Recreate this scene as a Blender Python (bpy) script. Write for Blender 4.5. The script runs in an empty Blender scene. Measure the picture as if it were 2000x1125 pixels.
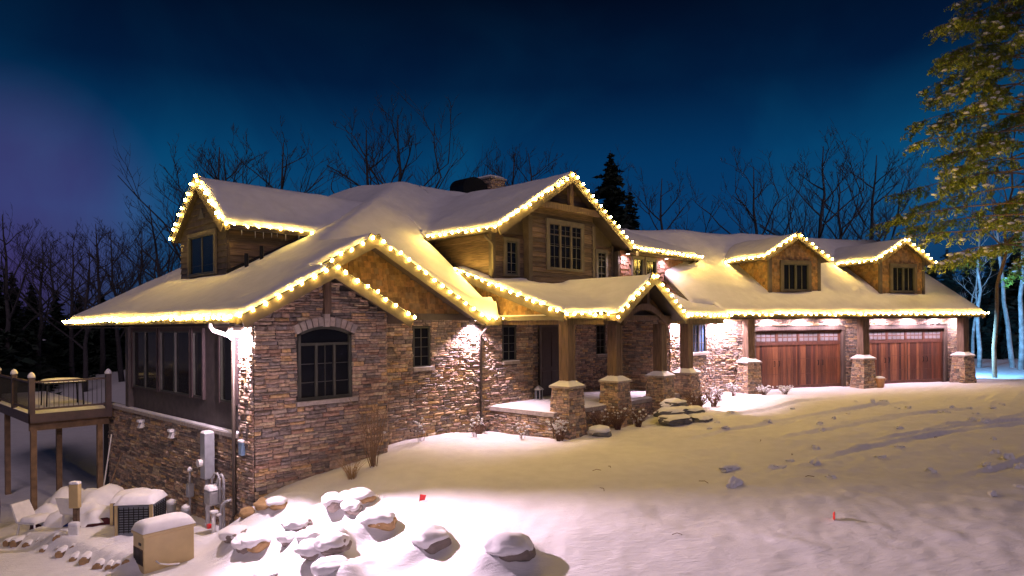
import bpy, bmesh, math, random
import numpy as np
from mathutils import Vector, Matrix, noise as mnoise

# ------------------------------------------------------------------ camera, sky, light, exposure
scene = bpy.context.scene
COL = scene.collection
CAM = Vector((-6.5, -13.62, 2.45))
FWD = Vector((0.7254, 0.6884, 0.0))
RGT = Vector((0.6884, -0.7254, 0.0))
cam_data = bpy.data.cameras.new('camera')
cam_data.sensor_width = 36.0
cam_data.lens = 23.72
cam_data.shift_y = 0.036
cam_data.clip_start = 0.1
cam_data.clip_end = 3000.0
cam = bpy.data.objects.new('camera', cam_data)
COL.objects.link(cam)
_a = math.radians(0.43)
_up = Vector((0, 0, 1))
_r2 = RGT * math.cos(_a) - _up * math.sin(_a)
_u2 = _up * math.cos(_a) + RGT * math.sin(_a)
_b2 = -FWD
cam.matrix_world = Matrix(((_r2.x, _u2.x, _b2.x, CAM.x), (_r2.y, _u2.y, _b2.y, CAM.y), (_r2.z, _u2.z, _b2.z, CAM.z), (0, 0, 0, 1)))
scene.camera = cam

world = bpy.data.worlds.new('World')
scene.world = world
world.use_nodes = True
wn = world.node_tree.nodes
wl = world.node_tree.links
wn.clear()
w_out = wn.new('ShaderNodeOutputWorld')
w_bg = wn.new('ShaderNodeBackground')
w_sky = wn.new('ShaderNodeTexSky')
w_sky.sky_type = 'NISHITA'
w_sky.sun_disc = False
w_sky.sun_elevation = math.radians(-4.0)
w_sky.sun_rotation = math.radians(225.0)
w_tc = wn.new('ShaderNodeTexCoord')
w_sep = wn.new('ShaderNodeSeparateXYZ')
wl.new(w_tc.outputs['Generated'], w_sep.inputs[0])
w_ramp = wn.new('ShaderNodeValToRGB')
cr = w_ramp.color_ramp
cr.elements[0].position = 0.0
cr.elements[0].color = (0.005, 0.022, 0.055, 1)
cr.elements[1].position = 0.62
cr.elements[1].color = (0.0001, 0.0018, 0.008, 1)
for p_, c_ in ((0.08, (0.0045, 0.034, 0.110, 1)), (0.15, (0.0030, 0.052, 0.160, 1)), (0.23, (0.0010, 0.042, 0.130, 1)), (0.33, (0.0002, 0.0115, 0.045, 1)), (0.44, (0.0001, 0.0028, 0.012, 1))):
    e_ = cr.elements.new(p_)
    e_.color = c_
wl.new(w_sep.outputs['Z'], w_ramp.inputs[0])
w_noise = wn.new('ShaderNodeTexNoise')
w_noise.inputs['Scale'].default_value = 3.4
w_noise.inputs['Detail'].default_value = 5.0
w_noise.inputs['Distortion'].default_value = 0.6
wl.new(w_tc.outputs['Generated'], w_noise.inputs['Vector'])
w_nr = wn.new('ShaderNodeValToRGB')
w_nr.color_ramp.elements[0].position = 0.42
w_nr.color_ramp.elements[0].color = (0.75, 0.80, 0.86, 1)
w_nr.color_ramp.elements[1].position = 0.66
w_nr.color_ramp.elements[1].color = (1.5, 1.40, 1.20, 1)
wl.new(w_noise.outputs['Fac'], w_nr.inputs[0])
w_mul = wn.new('ShaderNodeMix')
w_mul.data_type = 'RGBA'
w_mul.blend_type = 'MULTIPLY'
w_mul.inputs['Factor'].default_value = 1.0
wl.new(w_ramp.outputs['Color'], w_mul.inputs['A'])
wl.new(w_nr.outputs['Color'], w_mul.inputs['B'])
w_add = wn.new('ShaderNodeMix')
w_add.data_type = 'RGBA'
w_add.blend_type = 'ADD'
w_add.inputs['Factor'].default_value = 0.03
wl.new(w_mul.outputs['Result'], w_add.inputs['A'])
wl.new(w_sky.outputs['Color'], w_add.inputs['B'])
# purple tint added to the sky colour, low on the left
_gd = (FWD + RGT * -0.74 + Vector((0, 0, 0.17))).normalized()
w_dot = wn.new('ShaderNodeVectorMath')
w_dot.operation = 'DOT_PRODUCT'
w_nrm = wn.new('ShaderNodeVectorMath')
w_nrm.operation = 'NORMALIZE'
wl.new(w_tc.outputs['Generated'], w_nrm.inputs[0])
wl.new(w_nrm.outputs[0], w_dot.inputs[0])
w_dot.inputs[1].default_value = _gd
w_gr = wn.new('ShaderNodeValToRGB')
w_gr.color_ramp.interpolation = 'EASE'
w_gr.color_ramp.elements[0].position = 0.984
w_gr.color_ramp.elements[0].color = (0, 0, 0, 1)
w_gr.color_ramp.elements[1].position = 1.0
w_gr.color_ramp.elements[1].color = (0.036, 0.000, 0.022, 1)
wl.new(w_dot.outputs['Value'], w_gr.inputs[0])
w_ad2 = wn.new('ShaderNodeMix')
w_ad2.data_type = 'RGBA'
w_ad2.blend_type = 'ADD'
w_ad2.inputs['Factor'].default_value = 1.0
wl.new(w_add.outputs['Result'], w_ad2.inputs['A'])
wl.new(w_gr.outputs['Color'], w_ad2.inputs['B'])
wl.new(w_ad2.outputs['Result'], w_bg.inputs['Color'])
w_bg.inputs['Strength'].default_value = 0.74
wl.new(w_bg.outputs[0], w_out.inputs[0])

fill_data = bpy.data.lights.new('ambient_fill', 'SUN')  # added soft fill for roofs and walls, no real source
fill_data.energy = 0.44
fill_data.angle = math.radians(28.0)
fill_data.color = (1.0, 0.74, 0.88)
ambient_fill = bpy.data.objects.new('ambient_fill', fill_data)
COL.objects.link(ambient_fill)
ambient_fill.rotation_euler = (math.radians(50), 0, math.radians(-32))

scene.view_settings.view_transform = 'Standard'
scene.view_settings.look = 'None'
scene.view_settings.gamma = 1.0
scene.view_settings.exposure = 0.5
scene.view_settings.use_curve_mapping = False
scene.cycles.use_denoising = True
scene.cycles.use_light_tree = True
scene.cycles.sample_clamp_indirect = 4.0
scene.cycles.max_bounces = 6

# ------------------------------------------------------------------ helpers
def tag(o, label=None, cat=None, group=None, kind=None):
    if label: o['label'] = label
    if cat: o['category'] = cat
    if group: o['group'] = group
    if kind: o['kind'] = kind
    return o

def empty(name, loc=(0, 0, 0), rz=0.0, parent=None):
    o = bpy.data.objects.new(name, None)
    o.location = loc
    o.rotation_euler = (0, 0, rz)
    o.empty_display_size = 0.2
    COL.objects.link(o)
    if parent: o.parent = parent
    return o

def link(name, me, parent=None, loc=None, rot=None, scale=None):
    o = bpy.data.objects.new(name, me)
    COL.objects.link(o)
    if loc is not None: o.location = loc
    if rot is not None: o.rotation_euler = rot
    if scale is not None: o.scale = scale
    if parent: o.parent = parent
    return o

def copy_tree(o, parent=None):
    c = o.copy()
    COL.objects.link(c)
    c.parent = parent
    for ch in list(o.children):
        copy_tree(ch, c)
    return c

def spot(px, Z):     # ground point at a measured bearing and distance
    p = CAM + FWD * Z + RGT * ((px - 1000) / 1318 * Z)
    return p.x, p.y

class MB:
    """collects shapes; build() links them as ONE mesh object"""
    def __init__(s):
        s.v = []; s.f = []
    def add(s, vs, fs):
        n = len(s.v)
        s.v.extend([tuple(p) for p in vs])
        s.f.extend([tuple(i + n for i in q) for q in fs])
    def hexa(s, p):  # 8 points, bottom ring then top ring
        s.add(p, [(0, 3, 2, 1), (4, 5, 6, 7), (0, 1, 5, 4), (1, 2, 6, 5), (2, 3, 7, 6), (3, 0, 4, 7)])
    def box(s, x0, x1, y0, y1, z0, z1):
        s.hexa([(x0, y0, z0), (x1, y0, z0), (x1, y1, z0), (x0, y1, z0), (x0, y0, z1), (x1, y0, z1), (x1, y1, z1), (x0, y1, z1)])
    def fbox(s, F, u0, u1, v0, v1, d0, d1):
        P = F.pt
        s.hexa([P(u0, v0, d1), P(u1, v0, d1), P(u1, v0, d0), P(u0, v0, d0), P(u0, v1, d1), P(u1, v1, d1), P(u1, v1, d0), P(u0, v1, d0)])
    def bbox(s, x0, x1, y0, y1, z0, z1, b):  # bevelled box
        bm = bmesh.new()
        bmesh.ops.create_cube(bm, size=1.0)
        for v in bm.verts:
            v.co = Vector(((x0 + x1) / 2 + v.co.x * (x1 - x0), (y0 + y1) / 2 + v.co.y * (y1 - y0), (z0 + z1) / 2 + v.co.z * (z1 - z0)))
        bmesh.ops.bevel(bm, geom=bm.edges[:], offset=b, segments=2, affect='EDGES', profile=0.5)
        s.bm(bm)
    def bm(s, bm):
        bm.verts.ensure_lookup_table(); bm.verts.index_update()
        s.add([v.co[:] for v in bm.verts], [[v.index for v in f.verts] for f in bm.faces])
        bm.free()
    def slab(s, poly, t):  # planar polygon extruded straight down by t
        n = len(poly)
        vs = [tuple(p) for p in poly] + [(p[0], p[1], p[2] - t) for p in poly]
        fs = [tuple(range(n)), tuple(range(2 * n - 1, n - 1, -1))] + [(i, (i + 1) % n, n + (i + 1) % n, n + i)[::-1] for i in range(n)]
        s.add(vs, fs)
    def beam(s, a, b, w, h, up=(0, 0, 1)):  # rectangular bar, a-b along the middle of the top face
        a = Vector(a); b = Vector(b); d = (b - a).normalized()
        sd = d.cross(Vector(up)).normalized() * (w / 2)
        un = sd.cross(d).normalized() * h
        s.hexa([a - sd - un, a + sd - un, b + sd - un, b - sd - un, a - sd, a + sd, b + sd, b - sd])
    def tube(s, pts, radii, n=6, cap=True):
        pts = [Vector(p) for p in pts]
        if not hasattr(radii, '__len__'): radii = [radii] * len(pts)
        base = len(s.v)
        ref = Vector((0.31, 0.17, 0.94)).normalized()
        for i, p in enumerate(pts):
            d = (pts[min(i + 1, len(pts) - 1)] - pts[max(i - 1, 0)])
            if d.length < 1e-9: d = Vector((0, 0, 1))
            d.normalize()
            rf = ref if abs(d.dot(ref)) < 0.95 else Vector((1, 0, 0))
            a = d.cross(rf).normalized(); b = d.cross(a)
            for k in range(n):
                t = 2 * math.pi * k / n
                q = p + (a * math.cos(t) + b * math.sin(t)) * radii[i]
                s.v.append(q[:])
        for i in range(len(pts) - 1):
            for k in range(n):
                k2 = (k + 1) % n
                s.f.append((base + i * n + k, base + i * n + k2, base + (i + 1) * n + k2, base + (i + 1) * n + k))
        if cap:
            s.f.append(tuple(base + k for k in range(n))[::-1])
            s.f.append(tuple(base + (len(pts) - 1) * n + k for k in range(n)))
    def lathe(s, prof, cx=0, cy=0, n=16):  # prof: (radius, z)
        base = len(s.v)
        for r, z in prof:
            for k in range(n):
                t = 2 * math.pi * k / n
                s.v.append((cx + r * math.cos(t), cy + r * math.sin(t), z))
        for i in range(len(prof) - 1):
            for k in range(n):
                k2 = (k + 1) % n
                s.f.append((base + i * n + k, base + i * n + k2, base + (i + 1) * n + k2, base + (i + 1) * n + k))
        s.f.append(tuple(base + k for k in range(n))[::-1])
        s.f.append(tuple(base + (len(prof) - 1) * n + k for k in range(n)))
    def mesh(s, name, mat, smooth=False):
        me = bpy.data.meshes.new(name)
        me.from_pydata(s.v, [], s.f)
        me.materials.append(mat)
        if smooth:
            me.polygons.foreach_set('use_smooth', [True] * len(me.polygons))
        me.update()
        return me
    def build(s, name, mat, parent=None, smooth=False, **kw):
        return link(name, s.mesh(name, mat, smooth), parent, **kw)

class Frame:
    """a wall plane: origin, horizontal axis u, outward normal n, v is up"""
    def __init__(s, o, u, n):
        s.o = Vector(o); s.u = Vector(u).normalized(); s.n = Vector(n).normalized()
    def pt(s, u, v, d=0.0):
        return s.o + s.u * u + Vector((0, 0, v)) + s.n * d

class Taper:
    """one face of a tapered pier centred at u=0"""
    def __init__(s, c, u, n, w0, w1, z0, z1):
        s.c = Vector(c); s.u = Vector(u); s.n = Vector(n); s.a = (w0, w1, z0, z1)
    def pt(s, u, v, d=0.0):
        w0, w1, z0, z1 = s.a
        k = (v - z0) / (z1 - z0)
        w = w0 + (w1 - w0) * k
        return s.c + s.u * (u * w / w0) + s.n * (w / 2 + d) + Vector((0, 0, v))

# ------------------------------------------------------------------ materials
def nodes_of(name):
    m = bpy.data.materials.new(name)
    m.use_nodes = True
    nt = m.node_tree
    return m, nt, nt.nodes['Principled BSDF']

def ramp_node(nt, cols, interp='LINEAR'):
    r = nt.nodes.new('ShaderNodeValToRGB')
    r.color_ramp.interpolation = interp
    e = r.color_ramp.elements
    n = len(cols)
    e[0].position = 0.0; e[0].color = (*cols[0], 1)
    e[1].position = 1.0 if interp == 'LINEAR' else (n - 1) / n
    e[1].color = (*cols[-1], 1)
    for i, c in enumerate(cols[1:-1], 1):
        k = e.new(i / (n - 1) if interp == 'LINEAR' else i / n)
        k.color = (*c, 1)
    return r

def mat(name, cols, rough=0.8, scale=6.0, var=0.25, bump=0.0, bscale=30.0, rand=None, metal=0.0, stretch=None, spec=0.5, noise_detail=4.0):
    """cols: one colour, or a list picked per object ('object'), per piece ('island') or by noise (None)"""
    m, nt, b = nodes_of(name)
    L = nt.links
    tc = nt.nodes.new('ShaderNodeTexCoord')
    vec = tc.outputs['Object'] if rand != 'object' else tc.outputs['Object']
    if stretch or True:
        mp = nt.nodes.new('ShaderNodeMapping')
        mp.inputs['Scale'].default_value = stretch or (1, 1, 1)
        geo = nt.nodes.new('ShaderNodeNewGeometry')
        L.new(geo.outputs['Position'] if rand == 'object' else vec, mp.inputs['Vector'])
        vec = mp.outputs['Vector']
    nz = nt.nodes.new('ShaderNodeTexNoise')
    nz.inputs['Scale'].default_value = scale
    nz.inputs['Detail'].default_value = noise_detail
    L.new(vec, nz.inputs['Vector'])
    if isinstance(cols[0], (int, float)):
        base = nt.nodes.new('ShaderNodeRGB'); base.outputs[0].default_value = (*cols, 1); bo = base.outputs[0]
    else:
        r = ramp_node(nt, cols, 'CONSTANT' if rand else 'LINEAR')
        if rand == 'object':
            oi = nt.nodes.new('ShaderNodeObjectInfo'); L.new(oi.outputs['Random'], r.inputs[0])
        elif rand == 'island':
            L.new(geo.outputs['Random Per Island'], r.inputs[0])
        else:
            L.new(nz.outputs['Fac'], r.inputs[0])
        bo = r.outputs['Color']
    mx = nt.nodes.new('ShaderNodeMix'); mx.data_type = 'RGBA'; mx.blend_type = 'MULTIPLY'
    mx.inputs['Factor'].default_value = 1.0
    vr = nt.nodes.new('ShaderNodeMapRange')
    vr.inputs['From Min'].default_value = 0.3; vr.inputs['From Max'].default_value = 0.7
    vr.inputs['To Min'].default_value = 1.0 - var; vr.inputs['To Max'].default_value = 1.0 + var
    L.new(nz.outputs['Fac'], vr.inputs['Value'])
    L.new(bo, mx.inputs['A']); L.new(vr.outputs[0], mx.inputs['B'])
    L.new(mx.outputs['Result'], b.inputs['Base Color'])
    b.inputs['Roughness'].default_value = rough
    b.inputs['Metallic'].default_value = metal
    b.inputs['Specular IOR Level'].default_value = spec
    if bump:
        n2 = nt.nodes.new('ShaderNodeTexNoise')
        n2.inputs['Scale'].default_value = bscale; n2.inputs['Detail'].default_value = 5.0
        L.new(vec, n2.inputs['Vector'])
        bp = nt.nodes.new('ShaderNodeBump')
        bp.inputs['Strength'].default_value = bump; bp.inputs['Distance'].default_value = 0.02
        L.new(n2.outputs['Fac'], bp.inputs['Height'])
        L.new(bp.outputs[0], b.inputs['Normal'])
    return m

def emit_mat(name, col, strength):
    m, nt, b = nodes_of(name)
    b.inputs['Base Color'].default_value = (*col, 1)
    b.inputs['Emission Color'].default_value = (*col, 1)
    b.inputs['Emission Strength'].default_value = strength
    return m

STONES = [(0.20, 0.175, 0.155), (0.25, 0.19, 0.145), (0.155, 0.135, 0.125), (0.30, 0.235, 0.175), (0.10, 0.09, 0.088), (0.23, 0.18, 0.155), (0.31, 0.225, 0.125),
          (0.135, 0.125, 0.125), (0.28, 0.23, 0.19), (0.17, 0.115, 0.09), (0.215, 0.19, 0.165), (0.12, 0.105, 0.10), (0.27, 0.205, 0.165), (0.19, 0.15, 0.125), (0.34, 0.27, 0.20), (0.155, 0.125, 0.11)]
STONES = [(min(.55, r * 1.76), g * 1.60, b * 1.42) for r, g, b in STONES]
M = {}
M['stone_obj'] = mat('stone_single', STONES, 0.85, 14, 0.35, 0.6, 40, 'object')
M['stone'] = mat('stone_veneer', STONES, 0.85, 14, 0.35, 0.6, 40, 'island')
M['mortar'] = mat('mortar', (0.05, 0.046, 0.043), 0.95, 10, 0.3, 0.4)
M['cast_stone'] = mat('cast_stone', (0.36, 0.31, 0.27), 0.85, 12, 0.2, 0.3)
M['voussoir'] = mat('voussoir', [(0.34, 0.29, 0.25), (0.38, 0.32, 0.27), (0.30, 0.26, 0.23), (0.36, 0.29, 0.25)], 0.85, 12, 0.2, 0.4, 40, 'object')
M['timber'] = mat('timber', (0.125, 0.078, 0.048), 0.75, 5, 0.45, 0.4, 20, stretch=(4, 4, 0.5))
M['trim'] = mat('dark_trim', (0.085, 0.066, 0.05), 0.6, 4, 0.25, 0.15, 30)
M['fascia'] = mat('fascia', (0.06, 0.045, 0.034), 0.6, 4, 0.25)
M['soffit'] = mat('soffit', (0.15, 0.11, 0.075), 0.7, 4, 0.2)
M['siding'] = mat('siding', [(0.15, 0.10, 0.062), (0.105, 0.074, 0.050), (0.185, 0.125, 0.075), (0.085, 0.062, 0.045), (0.13, 0.085, 0.052)], 0.75, 7, 0.5, 0.5, 22, 'object', stretch=(0.35, 0.35, 6))
M['darkside'] = mat('dark_siding', (0.075, 0.06, 0.055), 0.7, 6, 0.25, 0.2)
M['shake'] = mat('cedar_shake', [(0.25, 0.145, 0.055), (0.20, 0.115, 0.045), (0.29, 0.175, 0.07), (0.16, 0.095, 0.042), (0.23, 0.15, 0.075), (0.30, 0.16, 0.06)], 0.8, 9, 0.3, 0.4, 30, 'island')
M['shake_red'] = mat('red_shake', [(0.30, 0.15, 0.105), (0.25, 0.125, 0.09), (0.34, 0.175, 0.125), (0.28, 0.16, 0.12)], 0.8, 9, 0.25, 0.4, 30, 'island')
M['gwood'] = mat('garage_wood', [(0.12, 0.042, 0.020), (0.17, 0.062, 0.026), (0.085, 0.029, 0.016), (0.23, 0.088, 0.036), (0.14, 0.046, 0.022), (0.06, 0.022, 0.014)], 0.5, 6, 0.4, 0.25, 20, 'object', stretch=(7, 7, 0.35))
M['gdark'] = mat('garage_frame', (0.105, 0.04, 0.024), 0.5, 6, 0.3, 0.2, stretch=(4, 4, 0.5))
M['gtrim'] = mat('garage_trim', (0.085, 0.06, 0.045), 0.55, 5, 0.3, 0.2, stretch=(4, 4, 0.5))
M['frost_pane'] = mat('frosted_pane', (0.20, 0.19, 0.19), 0.25, 3, 0.15)
M['glass'] = mat('dark_glass', (0.008, 0.009, 0.012), 0.12, 2, 0.2, spec=0.22)
M['glass_blue'] = mat('curtain_glass', [(0.02, 0.05, 0.13), (0.10, 0.16, 0.27), (0.03, 0.07, 0.16), (0.16, 0.22, 0.32)], 0.12, 5, 0.3, spec=0.7, stretch=(6, 6, 1))
M['winframe'] = mat('window_frame', (0.055, 0.055, 0.043), 0.5, 5, 0.2)
M['wintrim'] = mat('window_trim', (0.125, 0.105, 0.078), 0.6, 5, 0.25, 0.15, stretch=(1, 1, 1))
M['muntin'] = mat('muntin', (0.10, 0.095, 0.075), 0.5, 5, 0.15)
M['gutter'] = mat('gutter', (0.075, 0.058, 0.046), 0.4, 4, 0.15, metal=0.3)
M['gutter_lit'] = mat('gutter_lit', (0.65, 0.6, 0.56), 0.4, 4, 0.1)  # lit copy of the gutter: lamp light put into the pale colour
M['door'] = mat('door_wood', (0.035, 0.022, 0.016), 0.4, 5, 0.35, 0.2, stretch=(5, 5, 0.5))
M['iron'] = mat('black_iron', (0.02, 0.02, 0.021), 0.45, 8, 0.2, metal=0.6)
M['steel'] = mat('grey_steel', (0.36, 0.38, 0.41), 0.45, 8, 0.12, metal=0.2)
M['pipe'] = mat('grey_pipe', (0.33, 0.33, 0.34), 0.5, 8, 0.15)
M['beige'] = mat('beige_steel', (0.50, 0.38, 0.18), 0.45, 3, 0.1)
M['acgrey'] = mat('ac_grey', (0.17, 0.19, 0.22), 0.5, 8, 0.15)
M['white'] = mat('white_plastic', (0.72, 0.70, 0.68), 0.5, 8, 0.08)
M['blueplastic'] = mat('blue_plastic', (0.22, 0.36, 0.55), 0.4, 8, 0.1)
M['blue'] = mat('blue_tarp', (0.02, 0.06, 0.34), 0.5, 6, 0.2)
M['red'] = mat('red_plastic', (0.62, 0.012, 0.012), 0.5, 8, 0.1)
M['redcover'] = mat('maroon_tarp', (0.11, 0.02, 0.025), 0.7, 6, 0.25, 0.3)
M['terracotta'] = mat('terracotta', (0.42, 0.22, 0.10), 0.75, 10, 0.2)
M['canvas'] = mat('grey_canvas', (0.20, 0.19, 0.23), 0.85, 8, 0.25, 0.3)
M['lumber'] = mat('treated_lumber', (0.20, 0.125, 0.07), 0.75, 6, 0.3, 0.3, stretch=(1, 1, 1))
M['deckpaint'] = mat('deck_paint', (0.065, 0.042, 0.040), 0.6, 6, 0.25)
M['rock'] = mat('rock', [(0.10, 0.085, 0.075), (0.24, 0.20, 0.17), (0.16, 0.13, 0.11), (0.30, 0.24, 0.18)], 0.9, 3.5, 0.4, 0.8, 14)
M['rock_ochre'] = mat('ochre_rock', [(0.26, 0.17, 0.085), (0.33, 0.21, 0.09), (0.17, 0.12, 0.08)], 0.9, 4, 0.35, 0.8, 14)
M['stepstone'] = mat('step_stone', [(0.10, 0.10, 0.105), (0.17, 0.165, 0.165)], 0.8, 4, 0.3, 0.5, 18)
M['earth'] = mat('bare_earth', (0.05, 0.036, 0.026), 0.95, 9, 0.4, 0.6)
M['log'] = mat('log_bark', [(0.09, 0.06, 0.04), (0.16, 0.10, 0.06)], 0.9, 9, 0.4, 0.7)
M['logend'] = mat('log_end', (0.40, 0.25, 0.12), 0.85, 9, 0.3, 0.3)
M['twig'] = mat('twig', (0.15, 0.08, 0.05), 0.85, 20, 0.35)
M['twig_pale'] = mat('twig_pale', (0.24, 0.15, 0.085), 0.85, 20, 0.35)
M['drygrass'] = mat('dry_grass', (0.34, 0.22, 0.10), 0.85, 20, 0.35)
M['bark'] = mat('bark', (0.055, 0.043, 0.038), 0.95, 6, 0.35)
M['bark_pale'] = mat('pale_bark', [(0.20, 0.18, 0.16), (0.36, 0.34, 0.32), (0.55, 0.53, 0.52)], 0.9, 3, 0.3, 0.5)
M['bark_far'] = mat('far_bark', (0.045, 0.040, 0.045), 0.95, 6, 0.3)
M['needle'] = mat('needles', [(0.22, 0.28, 0.026), (0.28, 0.33, 0.035), (0.13, 0.18, 0.022), (0.36, 0.38, 0.04)], 0.7, 1.5, 0.4, rand='island')
M['needle_dark'] = mat('dark_needles', [(0.010, 0.022, 0.014), (0.014, 0.030, 0.018), (0.008, 0.016, 0.011)], 0.8, 1.5, 0.3, rand='island')
M['cord'] = mat('cord', (0.03, 0.05, 0.03), 0.6, 10, 0.2)
M['ice'] = mat('icicle', (0.75, 0.78, 0.8), 0.1, 10, 0.1)
M['snow'] = mat('snow', (0.70, 0.69, 0.70), 0.7, 3, 0.05, 0.45, 5, spec=0.25)
_nt = M['snow'].node_tree
_b1 = [n for n in _nt.nodes if n.type == 'BUMP'][0]
_n3 = _nt.nodes.new('ShaderNodeTexNoise')
_n3.inputs['Scale'].default_value = 38.0
_n3.inputs['Detail'].default_value = 6.0
_n3.inputs['Roughness'].default_value = 0.7
_nt.links.new(_b1.inputs['Height'].links[0].from_node.inputs['Vector'].links[0].from_socket, _n3.inputs['Vector'])
_b2 = _nt.nodes.new('ShaderNodeBump')
_b2.inputs['Strength'].default_value = 0.5
_b2.inputs['Distance'].default_value = 0.012
_nt.links.new(_n3.outputs['Fac'], _b2.inputs['Height'])
_nt.links.new(_b1.outputs[0], _b2.inputs['Normal'])
_nt.links.new(_b2.outputs[0], _nt.nodes['Principled BSDF'].inputs['Normal'])
# trodden, wind-combed snow of lawn and forecourt: fine streaks on top of the grain
M['ground_snow'] = M['snow'].copy()
M['ground_snow'].name = 'ground_snow'
_nt = M['ground_snow'].node_tree
_bs = [n for n in _nt.nodes if n.type == 'BUMP']
_last = _nt.nodes['Principled BSDF'].inputs['Normal'].links[0].from_node
_tc = _nt.nodes.new('ShaderNodeTexCoord')
_mp = _nt.nodes.new('ShaderNodeMapping')
_mp.vector_type = 'TEXTURE'
_mp.inputs['Rotation'].default_value = (0, 0, math.radians(-40))
_mp.inputs['Scale'].default_value = (0.55, 0.13, 1.0)
_nt.links.new(_tc.outputs['Object'], _mp.inputs['Vector'])
_ns = _nt.nodes.new('ShaderNodeTexNoise')
_ns.inputs['Scale'].default_value = 1.7
_ns.inputs['Detail'].default_value = 7.0
_ns.inputs['Roughness'].default_value = 0.66
_ns.inputs['Distortion'].default_value = 0.5
_nt.links.new(_mp.outputs[0], _ns.inputs['Vector'])
_b3 = _nt.nodes.new('ShaderNodeBump')
_b3.inputs['Strength'].default_value = 0.55
_b3.inputs['Distance'].default_value = 0.045
_nt.links.new(_ns.outputs['Fac'], _b3.inputs['Height'])
_nt.links.new(_last.outputs[0], _b3.inputs['Normal'])
_nt.links.new(_b3.outputs[0], _nt.nodes['Principled BSDF'].inputs['Normal'])
M['snow_clump'] = mat('snow_clump', (0.72, 0.71, 0.72), 0.7, 6, 0.05, 0.3, 12, spec=0.25)
M['bulb'] = emit_mat('bulb_glow', (1.0, 0.63, 0.12), 245.0)
M['lens'] = emit_mat('flood_lens', (1.0, 0.86, 0.88), 160.0)
M['lens_small'] = emit_mat('downlight_lens', (1.0, 0.86, 0.86), 25.0)

R = random.Random(7)

# ------------------------------------------------------------------ ledgestone
def stone_proto(seed, n=4):
    r = random.Random(seed)
    vs = []; fs = []
    for j in range(n):
        for i in range(n):
            a = i / (n - 1) - 0.5; b = j / (n - 1) - 0.5
            edge = (i in (0, n - 1)) or (j in (0, n - 1))
            k = 0.93 if edge else 1.0
            d = r.uniform(0.45, 0.75) if edge else r.uniform(0.8, 1.15)
            x = a * k + r.uniform(-.025, .025); z = b * k + (r.uniform(-.06, .06) if edge else r.uniform(-.03, .03))
            vs.append((max(-.49, min(.49, x)), -d, max(-.485, min(.485, z))))
    for j in range(n - 1):
        for i in range(n - 1):
            q = j * n + i
            fs.append((q, q + 1, q + n + 1, q + n))
    ring = [i for i in range(n)] + [j * n + n - 1 for j in range(1, n)] + [(n - 1) * n + i for i in range(n - 2, -1, -1)] + [j * n for j in range(n - 2, 0, -1)]
    b0 = len(vs)
    for q in ring:
        x, y, z = vs[q]
        vs.append((max(-.5, min(.5, x * 1.04)), 0.2, max(-.5, min(.5, z * 1.04))))
    m_ = len(ring)
    for k in range(m_):
        k2 = (k + 1) % m_
        fs.append((ring[k2], ring[k], b0 + k, b0 + k2))
    return np.array(vs), fs
PROTOS = [stone_proto(100 + i) for i in range(9)]

def stone_rects(u0, u1, v0, v1, holes, rng, band=(0.15, 0.24), seg=(0.4, 1.1), ln=(0.13, 0.40)):
    out = []
    v = v0
    while v < v1 - 0.02:
        h = rng.uniform(*band)
        if v + h > v1 - 0.07: h = v1 - v
        u = u0 - rng.uniform(0, 0.3)
        while u < u1:
            w = rng.uniform(*seg)
            k = rng.choice((2, 3, 3)) if h < 0.20 else rng.choice((3, 3, 4))
            if rng.random() < 0.10: k = 2
            cuts = sorted([0.0, 1.0] + [(i + rng.uniform(-.22, .22)) / k for i in range(1, k)])
            for a, b in zip(cuts[:-1], cuts[1:]):
                x = u
                while x < u + w - 0.01:
                    l = rng.uniform(*ln) * (1.0 if (b - a) * h < 0.12 else 0.7)
                    if x + l > u + w - 0.08: l = u + w - x
                    out.append((max(x, u0), min(x + l, u1), v + a * h, v + b * h))
                    x += l
            u += w
        v += h
    res = []
    for r in out:
        if r[1] - r[0] < 0.03: continue
        parts = [r]
        for (ha, hb, hc, hd) in holes:
            nxt = []
            for (a, b, c, d) in parts:
                if b <= ha or a >= hb or d <= hc or c >= hd:
                    nxt.append((a, b, c, d)); continue
                if a < ha: nxt.append((a, ha, c, d))
                if b > hb: nxt.append((hb, b, c, d))
                a2, b2 = max(a, ha), min(b, hb)
                if c < hc: nxt.append((a2, b2, c, hc))
                if d > hd: nxt.append((a2, b2, hd, d))
            parts = nxt
        res += [q for q in parts if q[1] - q[0] > 0.025 and q[3] - q[2] > 0.02]
    return res

def veneer(F, rects, parent, rng, name='stone_veneer', depth=(0.03, 0.075)):
    V = []; Fc = []
    n = 0
    for (a, b, c, d) in rects:
        pv, pf = PROTOS[rng.randrange(9)]
        sx = -1 if rng.random() < 0.5 else 1
        dep = rng.uniform(*depth)
        g = 0.005
        for x, y, z in pv:
            u = (a + b) / 2 + x * sx * (b - a - g); v = (c + d) / 2 + z * (d - c - g)
            V.append(F.pt(u, v, -y * dep)[:])
        Fc += [tuple(i + n for i in q) for q in pf]
        n += len(pv)
    me = bpy.data.meshes.new(name)
    me.from_pydata(V, [], Fc)
    me.materials.append(M['stone'])
    me.update()
    o = link(name, me, parent)
    o['kind'] = 'stuff'
    return o

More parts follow.
